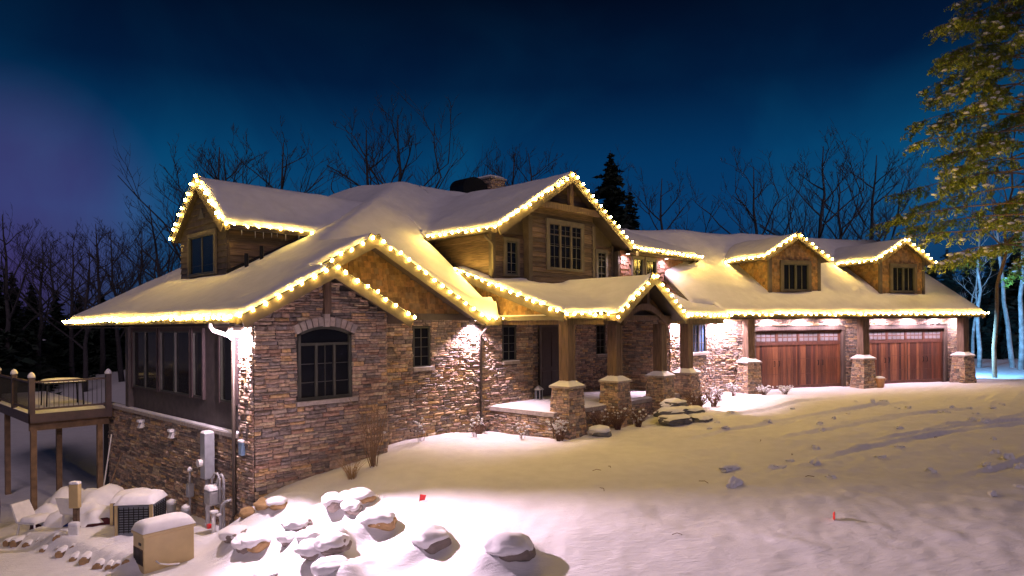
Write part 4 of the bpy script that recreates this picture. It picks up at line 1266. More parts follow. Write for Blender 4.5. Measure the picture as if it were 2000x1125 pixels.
eps = 1e-6
def z_r1(X, Y):
    main = np.minimum(ZL(X), ZF(Y))
    big = np.minimum(ZL(X), ZBR(X))
    z = np.where(Y < .44 - eps, ZL(X), np.maximum(main, big))
    back = np.where(X > 9.6, 8.0 - .5 * np.minimum(X - 9.6, np.maximum(Y - 7.6, 0)), 99)
    z = np.where(Y > 7.6, np.minimum(ZL(X), back), z)
    z = z + .30 * np.exp(-(((X - 9.2) / 1.6) ** 2 + ((Y - 10.8) / 1.5) ** 2))
    hip = (X - 3.35) - (Y - 3.2) * 1.42          # drift lying along the hip
    z = z + .13 * np.exp(-(hip / .45) ** 2) * np.clip((Y - 2.8) / .8, 0, 1) * np.clip((7.8 - Y) / .8, 0, 1)
    return z
def m_r1(X, Y):
    lo = (Y < .44 - eps) & (X <= NX_ + eps) & (X >= -.5 - eps)
    hi = (Y >= .44 - .02) & (Y <= 12) & (X <= 7.93 + eps)
    ext = (Y > 4.3) & (X <= 10.6) & (Y <= 12)
    return lo | hi | ext
def z_r3(X, Y):
    z = np.where(Y <= 7.6, np.minimum(ZF(Y), ZL(X)), 8.0 - .5 * (Y - 7.6))
    ct = np.where((X > 7.5) & (X < 15.4) & (Y < 7.4), 7.55 - .594 * np.abs(X - CX_), -9)
    wg = np.where((X > 14.9) & (Y < 7.6), ZW(Y), -9)
    return np.maximum(np.maximum(z, ct), wg)
def m_r3(X, Y):
    return (X >= 7.85 - eps) & (X <= 20.1 + eps) & (Y <= 9.6) & (((X <= 15.15) & (Y >= .6 - eps)) | ((X > 15.15 - eps) & (Y >= .5 - eps))) & ((X > 7.93) | (Y < 4.4)) & ~((Y > 7.2) & (X < 10.6))
def dm_u(X, Y):
    return m_r1(X, Y) | m_r3(X, Y)
def dm_1(X, Y):   # edge that rounds the lower roof also along its right rake
    return np.where(Y > 4.1, dm_u(X, Y), m_r1(X, Y))
def dm_3(X, Y):
    return np.where(Y > 4.1, dm_u(X, Y), m_r3(X, Y))
snow_field((0, 0), (1, 0), (0, 1), -.5, 20.1, -.4, 12.0, .1, [(z_r1, m_r1, dm_1), (z_r3, m_r3, dm_3)], T=.15, seed=1)
box_m = lambda a, b, c, d: (lambda X, Y: (X >= a - eps) & (X <= b + eps) & (Y >= c - eps) & (Y <= d + eps))
snow_field((0, 0), (1, 0), (0, 1), NX_, 3.9, -.4, .93, .07, [(lambda X, Y: ZNR(X), box_m(NX_, 3.88, -.4, .93), box_m(NX_ - 1, 3.88, -.4, 2))], T=.10, seed=2)
def z_d(X, Y): return 6.83 - .84 * np.abs(Y - DY)
def m_d(X, Y): return (z_d(X, Y) > ZL(X) - .12)
snow_field((0, 0), (1, 0), (0, 1), 1.5, 8.0, 4.8, 8.5, .08, [(z_d, m_d, lambda X, Y: (X > -9))], T=.15, seed=3)
def z_p(X, Y):
    pgt = np.where(Y < 1.5, 3.98 - .635 * np.abs(X - PGX), -9)
    return np.maximum(ZP(Y), pgt) + .06 * np.exp(-((X - 9.6) / .5) ** 2)
def m_p(X, Y):
    return ((Y >= -2 - eps) | ((np.abs(X - PGX) <= 2.0) & (Y >= -2.35 - eps))) & (Y <= 1.25) & ((X < 17.6) | (Y > -2 + (X - 17.6) * 1.1))
snow_field((0, 0), (1, 0), (0, 1), 7.9, 18.4, -2.35, 1.25, .08, [(z_p, m_p, m_p)], T=.15, sig=.3, seed=4)
snow_field((0, 0), (1, 0), (0, 1), 7.9, 8.4, 1.2, 2.6, .08, [(lambda X, Y: ZP(Y), lambda X, Y: X > 0, lambda X, Y: X > 7.95)], T=.12, seed=5)
go = G0 + GN * 1.0
def z_g(t, b): return np.where(b < 5.9, ZG(b), ZG(5.9) - .67 * (b - 5.9)) + .12 * np.exp(-(((t + .5) / 1.2) ** 2 + ((b - 5.9) / .7) ** 2))
def m_g(t, b):
    X = go.x + t * GU.x - b * GN.x; Y = go.y + t * GU.y - b * GN.y
    ok = ((t >= -2.5 - eps) | ((t >= -3.5 - eps) & (b >= .6)))
    return ok & ~((X < 19.4) & (Y > 1.1))
snow_field((go.x, go.y), (GU.x, GU.y), (-GN.x, -GN.y), -3.5, 11.6, 0, 7.2, .1, [(z_g, m_g, lambda t, b: m_g(t, b) | (b > 7.0))], T=.15, seed=6)
for i_, tc in enumerate(GT):
    zz = (lambda tc: (lambda t, b: 6.17 - .58 * np.abs(t - tc)))(tc)
    mm = (lambda tc: (lambda t, b: (6.17 - .58 * np.abs(t - tc)) > ZG(b) - .12))(tc)
    snow_field((go.x, go.y), (GU.x, GU.y), (-GN.x, -GN.y), tc - 1.7, tc + 1.7, 1.0, 5.4, .08, [(zz, mm, lambda t, b: t > -99)], T=.14, seed=8 + i_)
# icicles on the left dormer eave
for k in range(9):
    x_ = 2.0 + k * .27 + R.uniform(-.1, .1); l_ = R.uniform(.06, .26)
    ic = MB(); ic.tube([(x_, 4.72, ZD(4.8) - .1), (x_, 4.72, ZD(4.8) - .1 - l_)], [.014, .002], 5); ic.build('icicle', M['ice'], house)

# ------------------------------------------------------------------ string lights
bmb = MB()
bmx = bmesh.new(); bmesh.ops.create_icosphere(bmx, subdivisions=1, radius=1.0)
for v in bmx.verts: v.co = Vector((v.co.x * .034, v.co.y * .034, v.co.z * .048))
bmb.bm(bmx)
BULB = bmb.mesh('bulb', M['bulb'], True)
def light_string(pts, label, sp=.31, lift=-.005):
    pts = [Vector(p) + Vector((0, 0, lift)) for p in pts]
    t = MB(); t.tube(pts, .009, 4)
    s = t.build('light_string', M['cord'])
    tag(s, label, 'string lights', 'warm white bulb strings along the eaves')
    seg = [(b - a).length for a, b in zip(pts[:-1], pts[1:])]
    tot = sum(seg); n = max(2, int(tot / sp)); k = 0
    for i in range(n + 1):
        d = min(tot, max(0, tot * (i + R.uniform(-.16, .16)) / n)); j = 0
        while j < len(seg) - 1 and d > seg[j]: d -= seg[j]; j += 1
        p = pts[j].lerp(pts[j + 1], min(1, d / seg[j]))
        link('bulb', BULB, s, loc=p + Vector((R.uniform(-.02, .02), R.uniform(-.02, .02), R.uniform(-.03, .03))), rot=(R.uniform(-.8, .8), R.uniform(-.8, .8), 0))
light_string([(-.63, 12.1, ZL(-.5)), (-.63, -.35, ZL(-.5))], 'long warm bulb string on the far left eave above the deck', sp=.28)
light_string([(-.52, -.48, ZL(-.5)), (NX_, -.48, ZL(NX_)), (3.92, -.48, ZNR(3.92))], 'warm bulb string outlining the projecting stone gable with the arched window')
light_string([(NX_ + .15, .36, ZL(NX_ + .15)), (BIGX, .36, ZL(BIGX)), (7.2, .36, ZBR(7.2)), (7.9, .36, ZBR(7.2))], 'warm bulb string outlining the cedar-shingled front gable')
light_string([(4.35, 4.66, ZD(4.8)), (1.42, 4.72, ZD(4.8)), (1.42, DY, ZD(DY) + .05), (1.42, 8.6, ZD(8.54))], 'warm bulb string around the upper left dormer')
light_string([(7.70, 4.0, ZC_(7.85)), (7.72, .52, ZC_(7.85)), (CX_, .52, ZC_(CX_)), (15.2, .52, ZC_(15.15))], 'warm bulb string outlining the tall centre gable')
light_string([(15.35, .36, ZW(.5)), (20.1, .36, ZW(.5))], 'warm bulb string on the eave above the red-shingled wall')
light_string([(7.82, 2.45, ZP(2.45)), (7.82, -2.0, ZP(-2)), (7.9, -2.14, ZP(-2)), (9.7, -2.14, ZP(-2))], 'warm bulb string down the sloping edge of the porch roof')
light_string([(9.75, -2.43, ZPG(9.75)), (PGX, -2.43, ZPG(PGX)), (13.85, -2.43, ZPG(13.85))], 'warm bulb string outlining the small porch gable')
light_string([(13.95, -2.14, ZP(-2)), (17.6, -2.14, ZP(-2))], 'warm bulb string on the eave between porch gable and garage')
light_string([GP(-2.5, -.14, ZG(0)), GP(11.65, -.14, ZG(0))], 'warm bulb string along the garage eave')
for tc, nm in zip(GT, ('left', 'right')):
    zE = ZGD(tc - 1.7, tc)
    light_string([GP(tc - 1.84, 3.4, zE), GP(tc - 1.82, .92, zE), GP(tc, .92, ZGD(tc, tc)), GP(tc + 1.74, .92, ZGD(tc + 1.74, tc))], 'warm bulb string around the %s garage dormer' % nm)

# ------------------------------------------------------------------ flood light and soffit downlights
def lamp(parent, kind, loc, energy, color, size=.05, aim=None, angle=100, blend=.5):
    ld_ = bpy.data.lights.new('lamp', kind)
    ld_.energy = energy; ld_.color = color; ld_.shadow_soft_size = size
    if kind == 'SPOT':
        ld_.spot_size = math.radians(angle); ld_.spot_blend = blend
    o = bpy.data.objects.new('lamp', ld_); COL.objects.link(o)
    o.parent = parent; o.location = loc
    if aim is not None:
        o.rotation_euler = Vector(aim).to_track_quat('-Z', 'Y').to_euler()
    return o
PINK = (1.0, .72, .92)
fl_ = tag(empty('flood_light', (-.10, .30, 2.36)), 'glaring white flood light on the stone corner under the left eave', 'flood light')
h_ = MB(); h_.box(-.04, .06, -.09, .09, -.03, .12); h_.build('housing', M['white'], fl_)
for s_ in (-1, 1):
    hd = MB(); hd.lathe([(.03, .14), (.07, .11), (.10, .04), (.105, .0)], -.15, s_ * .12, 14); hd.build('head', M['white'], fl_, smooth=True)
    le = MB(); le.lathe([(.005, -.12), (.05, -.105), (.085, -.065), (.10, .0)], -.15, s_ * .12, 14); le.build('lens', M['lens'], fl_, smooth=True)
lamp(fl_, 'SPOT', (-.09, -.02, -.21), 4700, PINK, .05, (.14, -.93, -.36), 118, 1.0)
lamp(fl_, 'POINT', (-.12, 0, -.21), 260, PINK, .05)
def downlight(loc, label, energy=70, aim=(0, 0, -1), ang=125):
    r_ = tag(empty('downlight', loc), label, 'downlight', 'recessed lights under the eaves')
    a = MB(); a.lathe([(.085, .0), (.09, -.012), (.065, -.016), (.06, .0)], 0, 0, 14); a.build('ring', M['white'], r_)
    b = MB(); b.lathe([(.058, -.004), (.05, -.018), (.004, -.022)], 0, 0, 14); b.build('lens', M['lens_small'], r_, smooth=True)
    lamp(r_, 'SPOT', (0, 0, -.05), energy, PINK, .04, aim, ang, .6)
downlight((7.05, .66, 2.60), 'downlight at the right foot of the cedar-shingled gable', 600, (0, .12, -1))
downlight((15.35, -1.3, 2.68), 'downlight over the stone strip between the two right porch posts', 700, (0, .1, -1))
downlight((18.05, -1.35, 2.68), 'downlight right of the blue window', 520, (0, .1, -1))
for t_, en, lb in ((-1.75, 420, 'downlight left of the first garage post'), (.35, 260, 'left downlight over the left garage door'), (2.0, 260, 'middle downlight over the left garage door'), (3.65, 260, 'right downlight over the left garage door'),
                   (6.35, 260, 'left downlight over the right garage door'), (8.0, 260, 'middle downlight over the right garage door'), (9.65, 260, 'right downlight over the right garage door'), (10.95, 200, 'downlight at the far right garage corner')):
    p = G0 + GU * t_ + GN * .48
    downlight((p.x, p.y, 2.70), lb, en, -GN * .25 + Vector((0, 0, -1)), 170)
downlight((15.0, .72, 5.10), 'downlight under the right foot of the tall centre gable', 36, (0, .25, -1), 160)
downlight((17.75, .70, 5.10), 'downlight above the red-shingled wall right of its windows', 40, (0, .25, -1), 160)

# ------------------------------------------------------------------ raised deck at the left
deck = tag(empty('raised_deck', (0, 0, 0)), 'raised wooden deck with railing on tall posts behind the left wall', 'deck')
dx0, dx1, dy0, dy1, dz = -2.15, -.12, 8.95, 17.0, .06
nb_ = 40
for k in range(nb_):
    y_ = dy0 + (dy1 - dy0) * k / nb_
    p = MB(); p.box(dx0, dx1, y_, y_ + (dy1 - dy0) / nb_ - .008, dz - .03, dz); p.build('deck_board', M['deckpaint'], deck)
p = MB(); p.box(dx0 - .04, dx1, dy0 - .045, dy0 - .005, dz - .24, dz + .01); p.box(dx0 - .045, dx0 - .005, dy0 - .045, dy1, dz - .24, dz + .01); p.build('rim_board', M['deckpaint'], deck)
p = pillow(dx0, dx1, dy0, dy1, dz + .002, .05, n=14, seed=12); p.build('deck_snow', M['snow_clump'], deck, smooth=True)
p = MB(); p.box(dx0 + .05, dx1, dy0 + .3, dy0 + .42, dz - .50, dz - .25); p.build('girder', M['lumber'], deck)
for (x_, y_) in ((dx0 + .15, dy0 + .36), (-.35, dy0 + .36), (dx0 + .15, 12.8), (-1.1, 10.6)):
    g_ = gz(x_, y_)
    p = MB(); p.box(x_ - .07, x_ + .07, y_ - .07, y_ + .07, g_ - .3, dz - .25); p.build('support_post', M['lumber'], deck)
for (x_, y_) in ((dx0 + .05, dy0 + .03), (dx1 - .08, dy0 + .03), (dx0 + .05, 11.2), (dx0 + .05, 13.6), (dx0 + .05, 16.2)):
    p = MB(); p.box(x_ - .07, x_ + .07, y_ - .07, y_ + .07, dz, dz + 1.02); po = p.build('rail_post', M['deckpaint'], deck)
    q = MB(); q.lathe([(.10, dz + 1.022), (.09, dz + 1.09), (.05, dz + 1.15), (.01, dz + 1.18)], x_, y_, 10); q.build('snow_cap', M['snow_clump'], po, smooth=True)
def railing(a, b):
    a = Vector(a); b = Vector(b)
    p = MB(); p.beam(a + Vector((0, 0, .92)), b + Vector((0, 0, .92)), .09, .05); p.beam(a + Vector((0, 0, .16)), b + Vector((0, 0, .16)), .05, .05); p.build('rail', M['deckpaint'], deck)
    n = int((b - a).length / .115)
    for k in range(1, n):
        c = a.lerp(b, k / n)
        q = MB(); q.tube([c + Vector((0, 0, .13)), c + Vector((0, 0, .89))], .011, 4); q.build('baluster', M['iron'], deck)
railing((dx0 + .1, dy0 + .03, dz), (dx1 - .14, dy0 + .03, dz)); railing((dx0 + .05, dy0 + .08, dz), (dx0 + .05, 16.2, dz))
# patio furniture on the deck: a grill-like covered table with snow
tb_ = tag(empty('patio_table', (-1.0, 10.6, dz + .05)), 'snow-topped dark patio table on the raised deck', 'table')
p = MB(); p.bbox(-.55, .55, -.4, .4, .66, .71, .01); p.build('tabletop', M['iron'], tb_)
p = pillow(-.55, .55, -.4, .4, .712, .10, seed=2); p.build('snow_cap', M['snow_clump'], tb_, smooth=True)
for sx in (-.48, .48):
    for sy in (-.33, .33):
        q = MB(); q.tube([(sx, sy, -.05), (sx * .95, sy * .95, .67)], .022, 6); q.build('leg', M['iron'], tb_)

# ------------------------------------------------------------------ utilities in the lower yard
def snow_on(parent, x0, x1, y0, y1, z, h, seed=0, over=.03):
    p = pillow(x0, x1, y0, y1, z, h, seed=seed, over=over); return p.build('snow_cap', M['snow_clump'], parent, smooth=True)
gx_, gy_ = -1.76, .06
gen = tag(empty('generator', (gx_, gy_, gz(gx_, gy_) + .02), math.radians(3)), 'beige standby generator with louvred end and thick snow on its lid', 'generator')
# length along local x, louvred end at -x
gl, gw2, gh2 = .46, .25, .60
p = MB(); p.bbox(-gl, gl, -gw2, gw2, -.1, gh2, .02); p.build('body', M['beige'], gen)
p = MB(); p.bbox(-gl - .025, gl + .025, -gw2 - .025, gw2 + .025, gh2 - .01, gh2 + .06, .018); p.build('lid', M['beige'], gen)
p = MB(); p.box(-gl - .006, -gl + .004, -gw2 + .03, gw2 - .03, .06, .36); p.build('louvre_frame', M['log'], gen)
for k in range(7):
    y_ = -gw2 + .045 + k * .06
    q = MB(); q.box(-gl - .014, -gl - .004, y_, y_ + .034, .08, .34); q.build('louvre', M['iron'], gen)
q = MB(); q.box(-gl - .012, -gl - .002, -.14, -.04, .42, .47); q.build('badge', M['iron'], gen)
q = MB(); q.tube([(-.25, -gw2 - .01, .12), (-.22, -gw2 - .08, .08), (-.08, -gw2 - .11, .03), (.12, -gw2 - .14, .0)], .016, 6); q.build('cable', M['white'], gen)
p = pillow(-gl - .03, gl + .03, -gw2 - .03, gw2 + .03, gh2 + .062, .17, n=14, seed=5, over=.02); p.build('snow_cap', M['snow_clump'], gen, smooth=True)

def ac_unit(x, y, rz, label, s=1.0):
    a = tag(empty('air_conditioner', (x, y, gz(x, y) + .02), rz), label, 'air conditioner', 'air conditioners beside the left wall')
    w = .37 * s; h = .62 * s
    p = MB(); p.bbox(-w, w, -w, w, -.08, h, .06); p.build('body', M['acgrey'], a)
    for side in range(4):
        q = MB()
        for k in range(10):
            z_ = .06 + k * (h - .12) / 10
            q.box(-w + .07, w - .07, -w - .012, -w + .002, z_, z_ + .018)
        for k in range(7):
            x_ = -w + .08 + k * (2 * w - .16) / 6
            q.box(x_ - .006, x_ + .006, -w - .015, -w + .002, .04, h - .05)
        o = q.build('grille', M['iron'], a); o.rotation_euler = (0, 0, side * math.pi / 2)
    for sx in (-1, 1):
        q = MB(); q.box(sx * w - .03 * sx - .03, sx * w - .03 * sx + .03, -w - .02, -w + .03, -.02, h); q.build('corner_post', M['beige'], a)
    p = pillow(-w - .02, w + .02, -w - .02, w + .02, h, .17, n=10, seed=x, over=.02); p.build('snow_cap', M['snow_clump'], a, smooth=True)
ac_unit(-1.55, 1.95, math.radians(-40), 'snow-capped air conditioner directly behind the beige generator')
ac_unit(-1.42, 2.95, math.radians(-30), 'farther air conditioner half hidden behind the nearer one', .95)

# electrical pedestal panel on a conduit against the side wall
ep = tag(empty('electric_panel', (-.22, 1.82, gz(-.22, 1.82))), 'tall grey electrical panel with meter on the left stone wall', 'electric panel')
zb = -.95 - gz(-.22, 1.82)
p = MB(); p.bbox(-.11, .11, -.13, .13, zb, zb + 1.02, .012); p.build('cabinet', M['steel'], ep)
p = MB(); p.tube([(0, 0, -.2), (0, 0, zb)], .05, 8); p.build('conduit', M['pipe'], ep)
p = MB(); p.tube([(-.11, .04, zb + .36), (-.20, .04, zb + .36)], .085, 12); p.build('meter', M['white'], ep)
p = pillow(-.11, .11, -.13, .13, zb + 1.022, .05, seed=3, over=.01); p.build('snow_cap', M['snow_clump'], ep, smooth=True)
sp_ = tag(empty('meter_post', (-.25, 2.75, gz(-.25, 2.75))), 'slim grey meter on a thin pipe left of the tall electrical panel', 'meter')
p = MB(); p.tube([(0, 0, -.1), (0, 0, 1.15)], .025, 8); p.build('pipe', M['pipe'], sp_)
p = MB(); p.bbox(-.07, .07, -.07, .07, .55, .86, .015); p.build('box', M['steel'], sp_)
q = MB(); q.lathe([(.06, 1.15), (.055, 1.2), (.02, 1.25)], 0, 0, 8); q.build('snow_cap', M['snow_clump'], sp_, smooth=True)
# gas meter
gm_ = tag(empty('gas_meter', (-.38, 1.15, gz(-.38, 1.15))), 'grey gas meter with looped pipes on the left stone wall', 'gas meter')
p = MB(); p.bbox(-.14, .14, -.17, .17, .62, .95, .05); p.build('meter', M['pipe'], gm_)
p = MB(); p.tube([(.06, -.1, .9), (.06, -.1, 1.15), (.08, -.13, 1.24), (.1, -.2, 1.28), (.1, -.28, 1.24), (.1, -.31, 1.1), (.1, -.31, .1)], .028, 8)
p.tube([(.02, .08, .9), (.02, .08, 1.18), (.04, 0, 1.28), (.05, -.12, 1.3), (.06, -.2, 1.18), (.06, -.22, .7)], .024, 8)
p.tube([(-.02, -.42, -.1), (-.02, -.42, .55), (0, -.44, .68), (.06, -.5, .76), (.16, -.55, .78)], .03, 8); p.build('pipe', M['pipe'], gm_, smooth=True)
p = pillow(-.14, .14, -.17, .17, .95, .09, seed=6, over=.02); p.build('snow_cap', M['snow_clump'], gm_, smooth=True)
p = MB(); p.tube([(-.17, -.12, .2), (-.10, -.12, .2)], .055, 10); p.build('valve', M['red'], gm_)
vp_ = tag(empty('vent_stack', (-.55, .72, gz(-.55, .72))), 'short pair of pale vent pipes beside the corner downspout', 'vent pipe')
p = MB(); p.tube([(0, 0, -.1), (0, 0, .42)], .04, 8); p.tube([(.18, .05, -.1), (.18, .05, .30), (.16, .02, .36), (.05, -.08, .38)], .03, 8); p.build('pipe', M['white'], vp_, smooth=True)
q = pillow(-.06, .08, -.06, .06, .42, .05, seed=1); q.build('snow_cap', M['snow_clump'], vp_, smooth=True)
for (x_, y_, r_, lb) in ((-.5, 2.35, .085, 'short steel pipe stub left of the electrical panel'), (-.45, 3.35, .10, 'farther stubby steel pipe near the left wall')):
    e_ = tag(empty('pipe_stub', (x_, y_, gz(x_, y_))), lb, 'pipe')
    p = MB(); p.lathe([(r_, -.1), (r_, .34), (r_ * 1.15, .35), (r_ * 1.15, .38)], 0, 0, 12); p.build('pipe', M['steel'], e_, smooth=True)
    q = MB(); q.lathe([(r_ * 1.15, .382), (r_, .44), (.02, .48)], 0, 0, 12); q.build('snow_cap', M['snow_clump'], e_, smooth=True)
# pedestal post with two boxes standing in the yard
pp = tag(empty('pedestal_post', (-2.55, 2.75, gz(-2.55, 2.75) - .05), math.radians(-45)), 'yellowish outlet box on a wooden post standing in the lower yard', 'utility post')
p = MB(); p.box(-.045, .045, -.045, .045, -.3, .95); p.build('post', M['log'], pp)
p = MB(); p.bbox(-.10, .10, -.10, .02, .62, 1.12, .015); p.build('box', M['beige'], pp)
p = MB(); p.bbox(-.08, .12, -.16, -.06, .02, .26, .015); p.build('lower_box', M['white'], pp)
q = pillow(-.10, .10, -.10, .02, 1.12, .06, seed=2); q.build('snow_cap', M['snow_clump'], pp, smooth=True)
q = pillow(-.08, .12, -.16, -.06, .262, .09, seed=4); q.build('lower_snow', M['snow_clump'], pp, smooth=True)

# vents on the side wall and the small blue box at the corner
for (y_, z_, lb) in ((6.55, -.22, 'leftmost white vent hood on the stone side wall'), (4.30, -.25, 'middle white vent hood on the stone side wall'), (2.0, -.22, 'rightmost white vent hood on the stone side wall')):
    v_ = tag(empty('vent_hood', (-.02, y_, z_)), lb, 'vent', 'vent hoods on the side wall')
    p = MB(); p.hexa([(-.14, -.09, -.08), (-.14, .09, -.08), (.02, .09, -.08), (.02, -.09, -.08), (-.07, -.09, .08), (-.07, .09, .08), (.02, .09, .08), (.02, -.09, .08)]); p.build('hood', M['white'], v_)
    q = pillow(-.15, .02, -.10, .10, .078, .07, seed=y_); q.build('snow_cap', M['snow_clump'], v_, smooth=True)
bx = tag(empty('utility_box', (-.06, .40, -.12)), 'small pale blue box on the stone corner below the flood light', 'box')
p = MB(); p.bbox(-.06, .02, -.08, .08, -.15, .12, .01); p.build('case', M['blueplastic'], bx)
q = pillow(-.07, .02, -.08, .08, .122, .05, seed=1); q.build('snow_cap', M['snow_clump'], bx, smooth=True)

# covered garden furniture under a maroon and blue tarp
def tarp_heap(x, y, rx, ry, h, mkey, label, seed, cat='tarp'):
    r_ = rock_mesh(seed, rx, ry, h, mkey, sub=3, rough=.35)
    e_ = tag(empty('tarp_heap', (x, y, gz(x, y))), label, cat)
    r_.build('tarp', M[mkey], e_, smooth=True)
    s_ = snow_cap(r_, .10, .35)
    if s_: s_.build('snow_cap', M['snow_clump'], e_, smooth=True)
tarp_heap(-1.75, 4.3, .75, .6, .62, 'blue', 'blue tarp heap under lumpy snow behind the air conditioners', 3)
tarp_heap(-2.35, 4.9, .55, .5, .55, 'redcover', 'maroon covered heap with snow by the pedestal post', 8)
tarp_heap(-2.0, 5.8, .6, .7, .85, 'canvas', 'grey covered heap with rounded snow near the deck', 11)
tarp_heap(-2.05, 3.4, .42, .35, .34, 'redcover', 'low maroon bundle with snow in front of the blue tarp', 15)
# garden chair shapes: two white frames lying in the snow
for (x_, y_, rz, lb) in ((-2.9, 4.6, .6, 'white plastic chair frame lying left of the pedestal post'), (-2.25, 3.75, 2.2, 'white plastic chair frame lying right of the pedestal post')):
    e_ = tag(empty('garden_chair', (x_, y_, gz(x_, y_) + .05), rz), lb, 'chair', 'snowed-in garden chairs')
    p = MB(); p.bbox(-.25, .25, -.22, .22, .25, .30, .015); p.build('seat', M['white'], e_)
    p = MB(); p.hexa([(-.25, .20, .28), (.25, .20, .28), (.25, .25, .28), (-.25, .25, .28), (-.23, .38, .68), (.23, .38, .68), (.23, .42, .68), (-.23, .42, .68)]); p.build('backrest', M['white'], e_)
    for sx in (-.22, .22):
        for sy in (-.19, .19):
            q = MB(); q.tube([(sx, sy, .26), (sx * 1.15, sy * 1.2, -.1)], .02, 6); q.build('leg', M['white'], e_)
    q = pillow(-.25, .25, -.22, .2, .302, .10, seed=x_); q.build('snow_cap', M['snow_clump'], e_, smooth=True)
# folded patio umbrella
um = tag(empty('folded_umbrella', (-3.35, 7.2, gz(-3.35, 7.2))), 'tall folded grey patio umbrella standing under the deck', 'umbrella')
mb = MB()
prof = [(.05, .1), (.19, .25), (.21, .6), (.17, 1.1), (.10, 1.6), (.04, 1.8)]
n = 18
for r_, z_ in prof:
    for k in range(n):
        t = 2 * math.pi * k / n; rr = r_ * (1 + .22 * (k % 2 * 2 - 1))
        mb.v.append((rr * math.cos(t), rr * math.sin(t), z_))
for i in range(len(prof) - 1):
    for k in range(n):
        mb.f.append((i * n + k, i * n + (k + 1) % n, (i + 1) * n + (k + 1) % n, (i + 1) * n + k))
mb.build('canopy', M['canvas'], um)
p = MB(); p.tube([(0, 0, -.2), (0, 0, 1.95)], .025, 8); p.build('pole', M['lumber'], um)
# tools leaning on the wall beneath the deck
for (x_, y_, tx, ty, h_, mk, lb) in ((-.9, 7.3, -.25, 7.6, 1.5, 'lumber', 'wooden tool handle leaning on the stone wall by the deck'), (-.6, 8.3, -.3, 8.35, 2.0, 'white', 'thin white pole leaning by the deck post')):
    e_ = tag(empty('leaning_pole', (x_, y_, gz(x_, y_))), lb, 'pole')
    p = MB(); p.tube([(0, 0, 0), (tx - x_, ty - y_, h_)], .018, 6); p.build('shaft', M[mk], e_)
    q = MB(); q.bbox(-.10, .10, -.02, .02, -.06, .18, .008); q.build('blade', M['iron'], e_)
# stacked firewood / rubble mound with snow, split logs showing at the front
lr = random.Random(31)
la, lb_ = LOG_A, LOG_B
NLG = 19
rz_log = math.atan2(FWD.y, FWD.x) - math.pi / 2
for k in range(NLG):
    c = la.lerp(lb_, (k + lr.uniform(-.2, .2)) / (NLG - 1)) + FWD.xy * lr.uniform(-.12, .25)
    r0 = lr.uniform(.065, .105)
    z_ = gz(c.x - FWD.x * .15, c.y - FWD.y * .15) + r0 * lr.uniform(.1, .9)
    e_ = tag(empty('firewood_log', (c.x, c.y, z_), rz_log + lr.uniform(-.22, .22)), 'snow-capped firewood log in the lower yard, number %d counted from the left' % (k + 1), 'log', 'logs at the front of the lower mound')
    L_ = lr.uniform(.9, 1.4); up_ = lr.uniform(-.05, .08)
    p = MB(); p.tube([(0, 0, 0), (.02, L_ * .5, up_ * .5), (0, L_, up_)], [r0, r0 * .97, r0 * .9], 9); p.build('bark', M['log'], e_)
    q = MB(); q.tube([(0, -.007, -.001), (0, .002, 0)], r0 * .93, 9); q.build('cut_end', M['logend'], e_)
    q = pillow(-r0 * .9, r0 * .9, -.01, .35, r0 * .62, .06, n=6, seed=k, over=.02); q.build('snow_cap', M['snow_clump'], e_, smooth=True)

# ------------------------------------------------------------------ boulders
def boulder(x, y, s, label, seed, mkey='rock', sink=.52, lift=.10, group=None, thr=.12):
    r_ = rock_mesh(seed, s, s * .85, s * .55, mkey, sub=4, rough=.17)
    e_ = tag(empty('boulder', (x, y, gz(x, y) + s * .55 * (1 - 2 * sink)), seed * 1.7), label, 'boulder', group)
    r_.build('rock', M[mkey], e_, smooth=True)
    if lift > 0:        # a smooth pillow of snow lying on the rock, thicker on its windward left side
        sh = (-RGT * .26 + FWD * .12); sh.rotate(Matrix.Rotation(-seed * 1.7, 3, 'Z'))
        c_ = rock_mesh(seed, s * 1.16, s * 1.0, s * .52, mkey, sub=4, rough=.12)
        c_.v = [(v[0] + sh.x * s, v[1] + sh.y * s, v[2] + lift + s * .08) for v in c_.v]
        c_.build('snow_cap', M['snow_clump'], e_, smooth=True)
BL = ('large snow-drifted boulder right of the rubble bank', 'long half-buried boulder near the bottom centre', 'snow-drifted boulder at the very bottom centre of the picture', 'snowy boulder at the upper end of the bank', 'knobbly snowy boulder beside the dry grass clump', 'small snowy boulder below the dry grass clump')
br = random.Random(77)
for k, (mx_, my_, mh, mr) in enumerate(MOUNDS):
    big = k < 6
    o_ = RGT * mr * (.50 if big else br.uniform(-.4, .55)) - FWD * mr * (.30 if big else br.uniform(.2, .5))
    boulder(mx_ + o_.x, my_ + o_.y, mr * (.72 if big else .62), BL[k] if big else 'snow-covered rock on the bank below the stone corner, number %d from the house' % (k - 5), 40 + k, 'rock' if k % 4 else 'rock_ochre', sink=.74, lift=.05 if k % 3 or big else .02, group=None if big else 'rubble stones on the bank')
boulder(.05, -.30, .22, 'ochre boulder at the foot of the stone corner', 21, 'rock_ochre', lift=.0, thr=2)
boulder(-.18, -.12, .20, 'small orange boulder against the wall corner', 24, 'rock_ochre', lift=0, thr=2)
boulder(.22, -.62, .20, 'ochre boulder with snow in front of the wall corner', 27, 'rock_ochre', lift=.05, thr=.5)
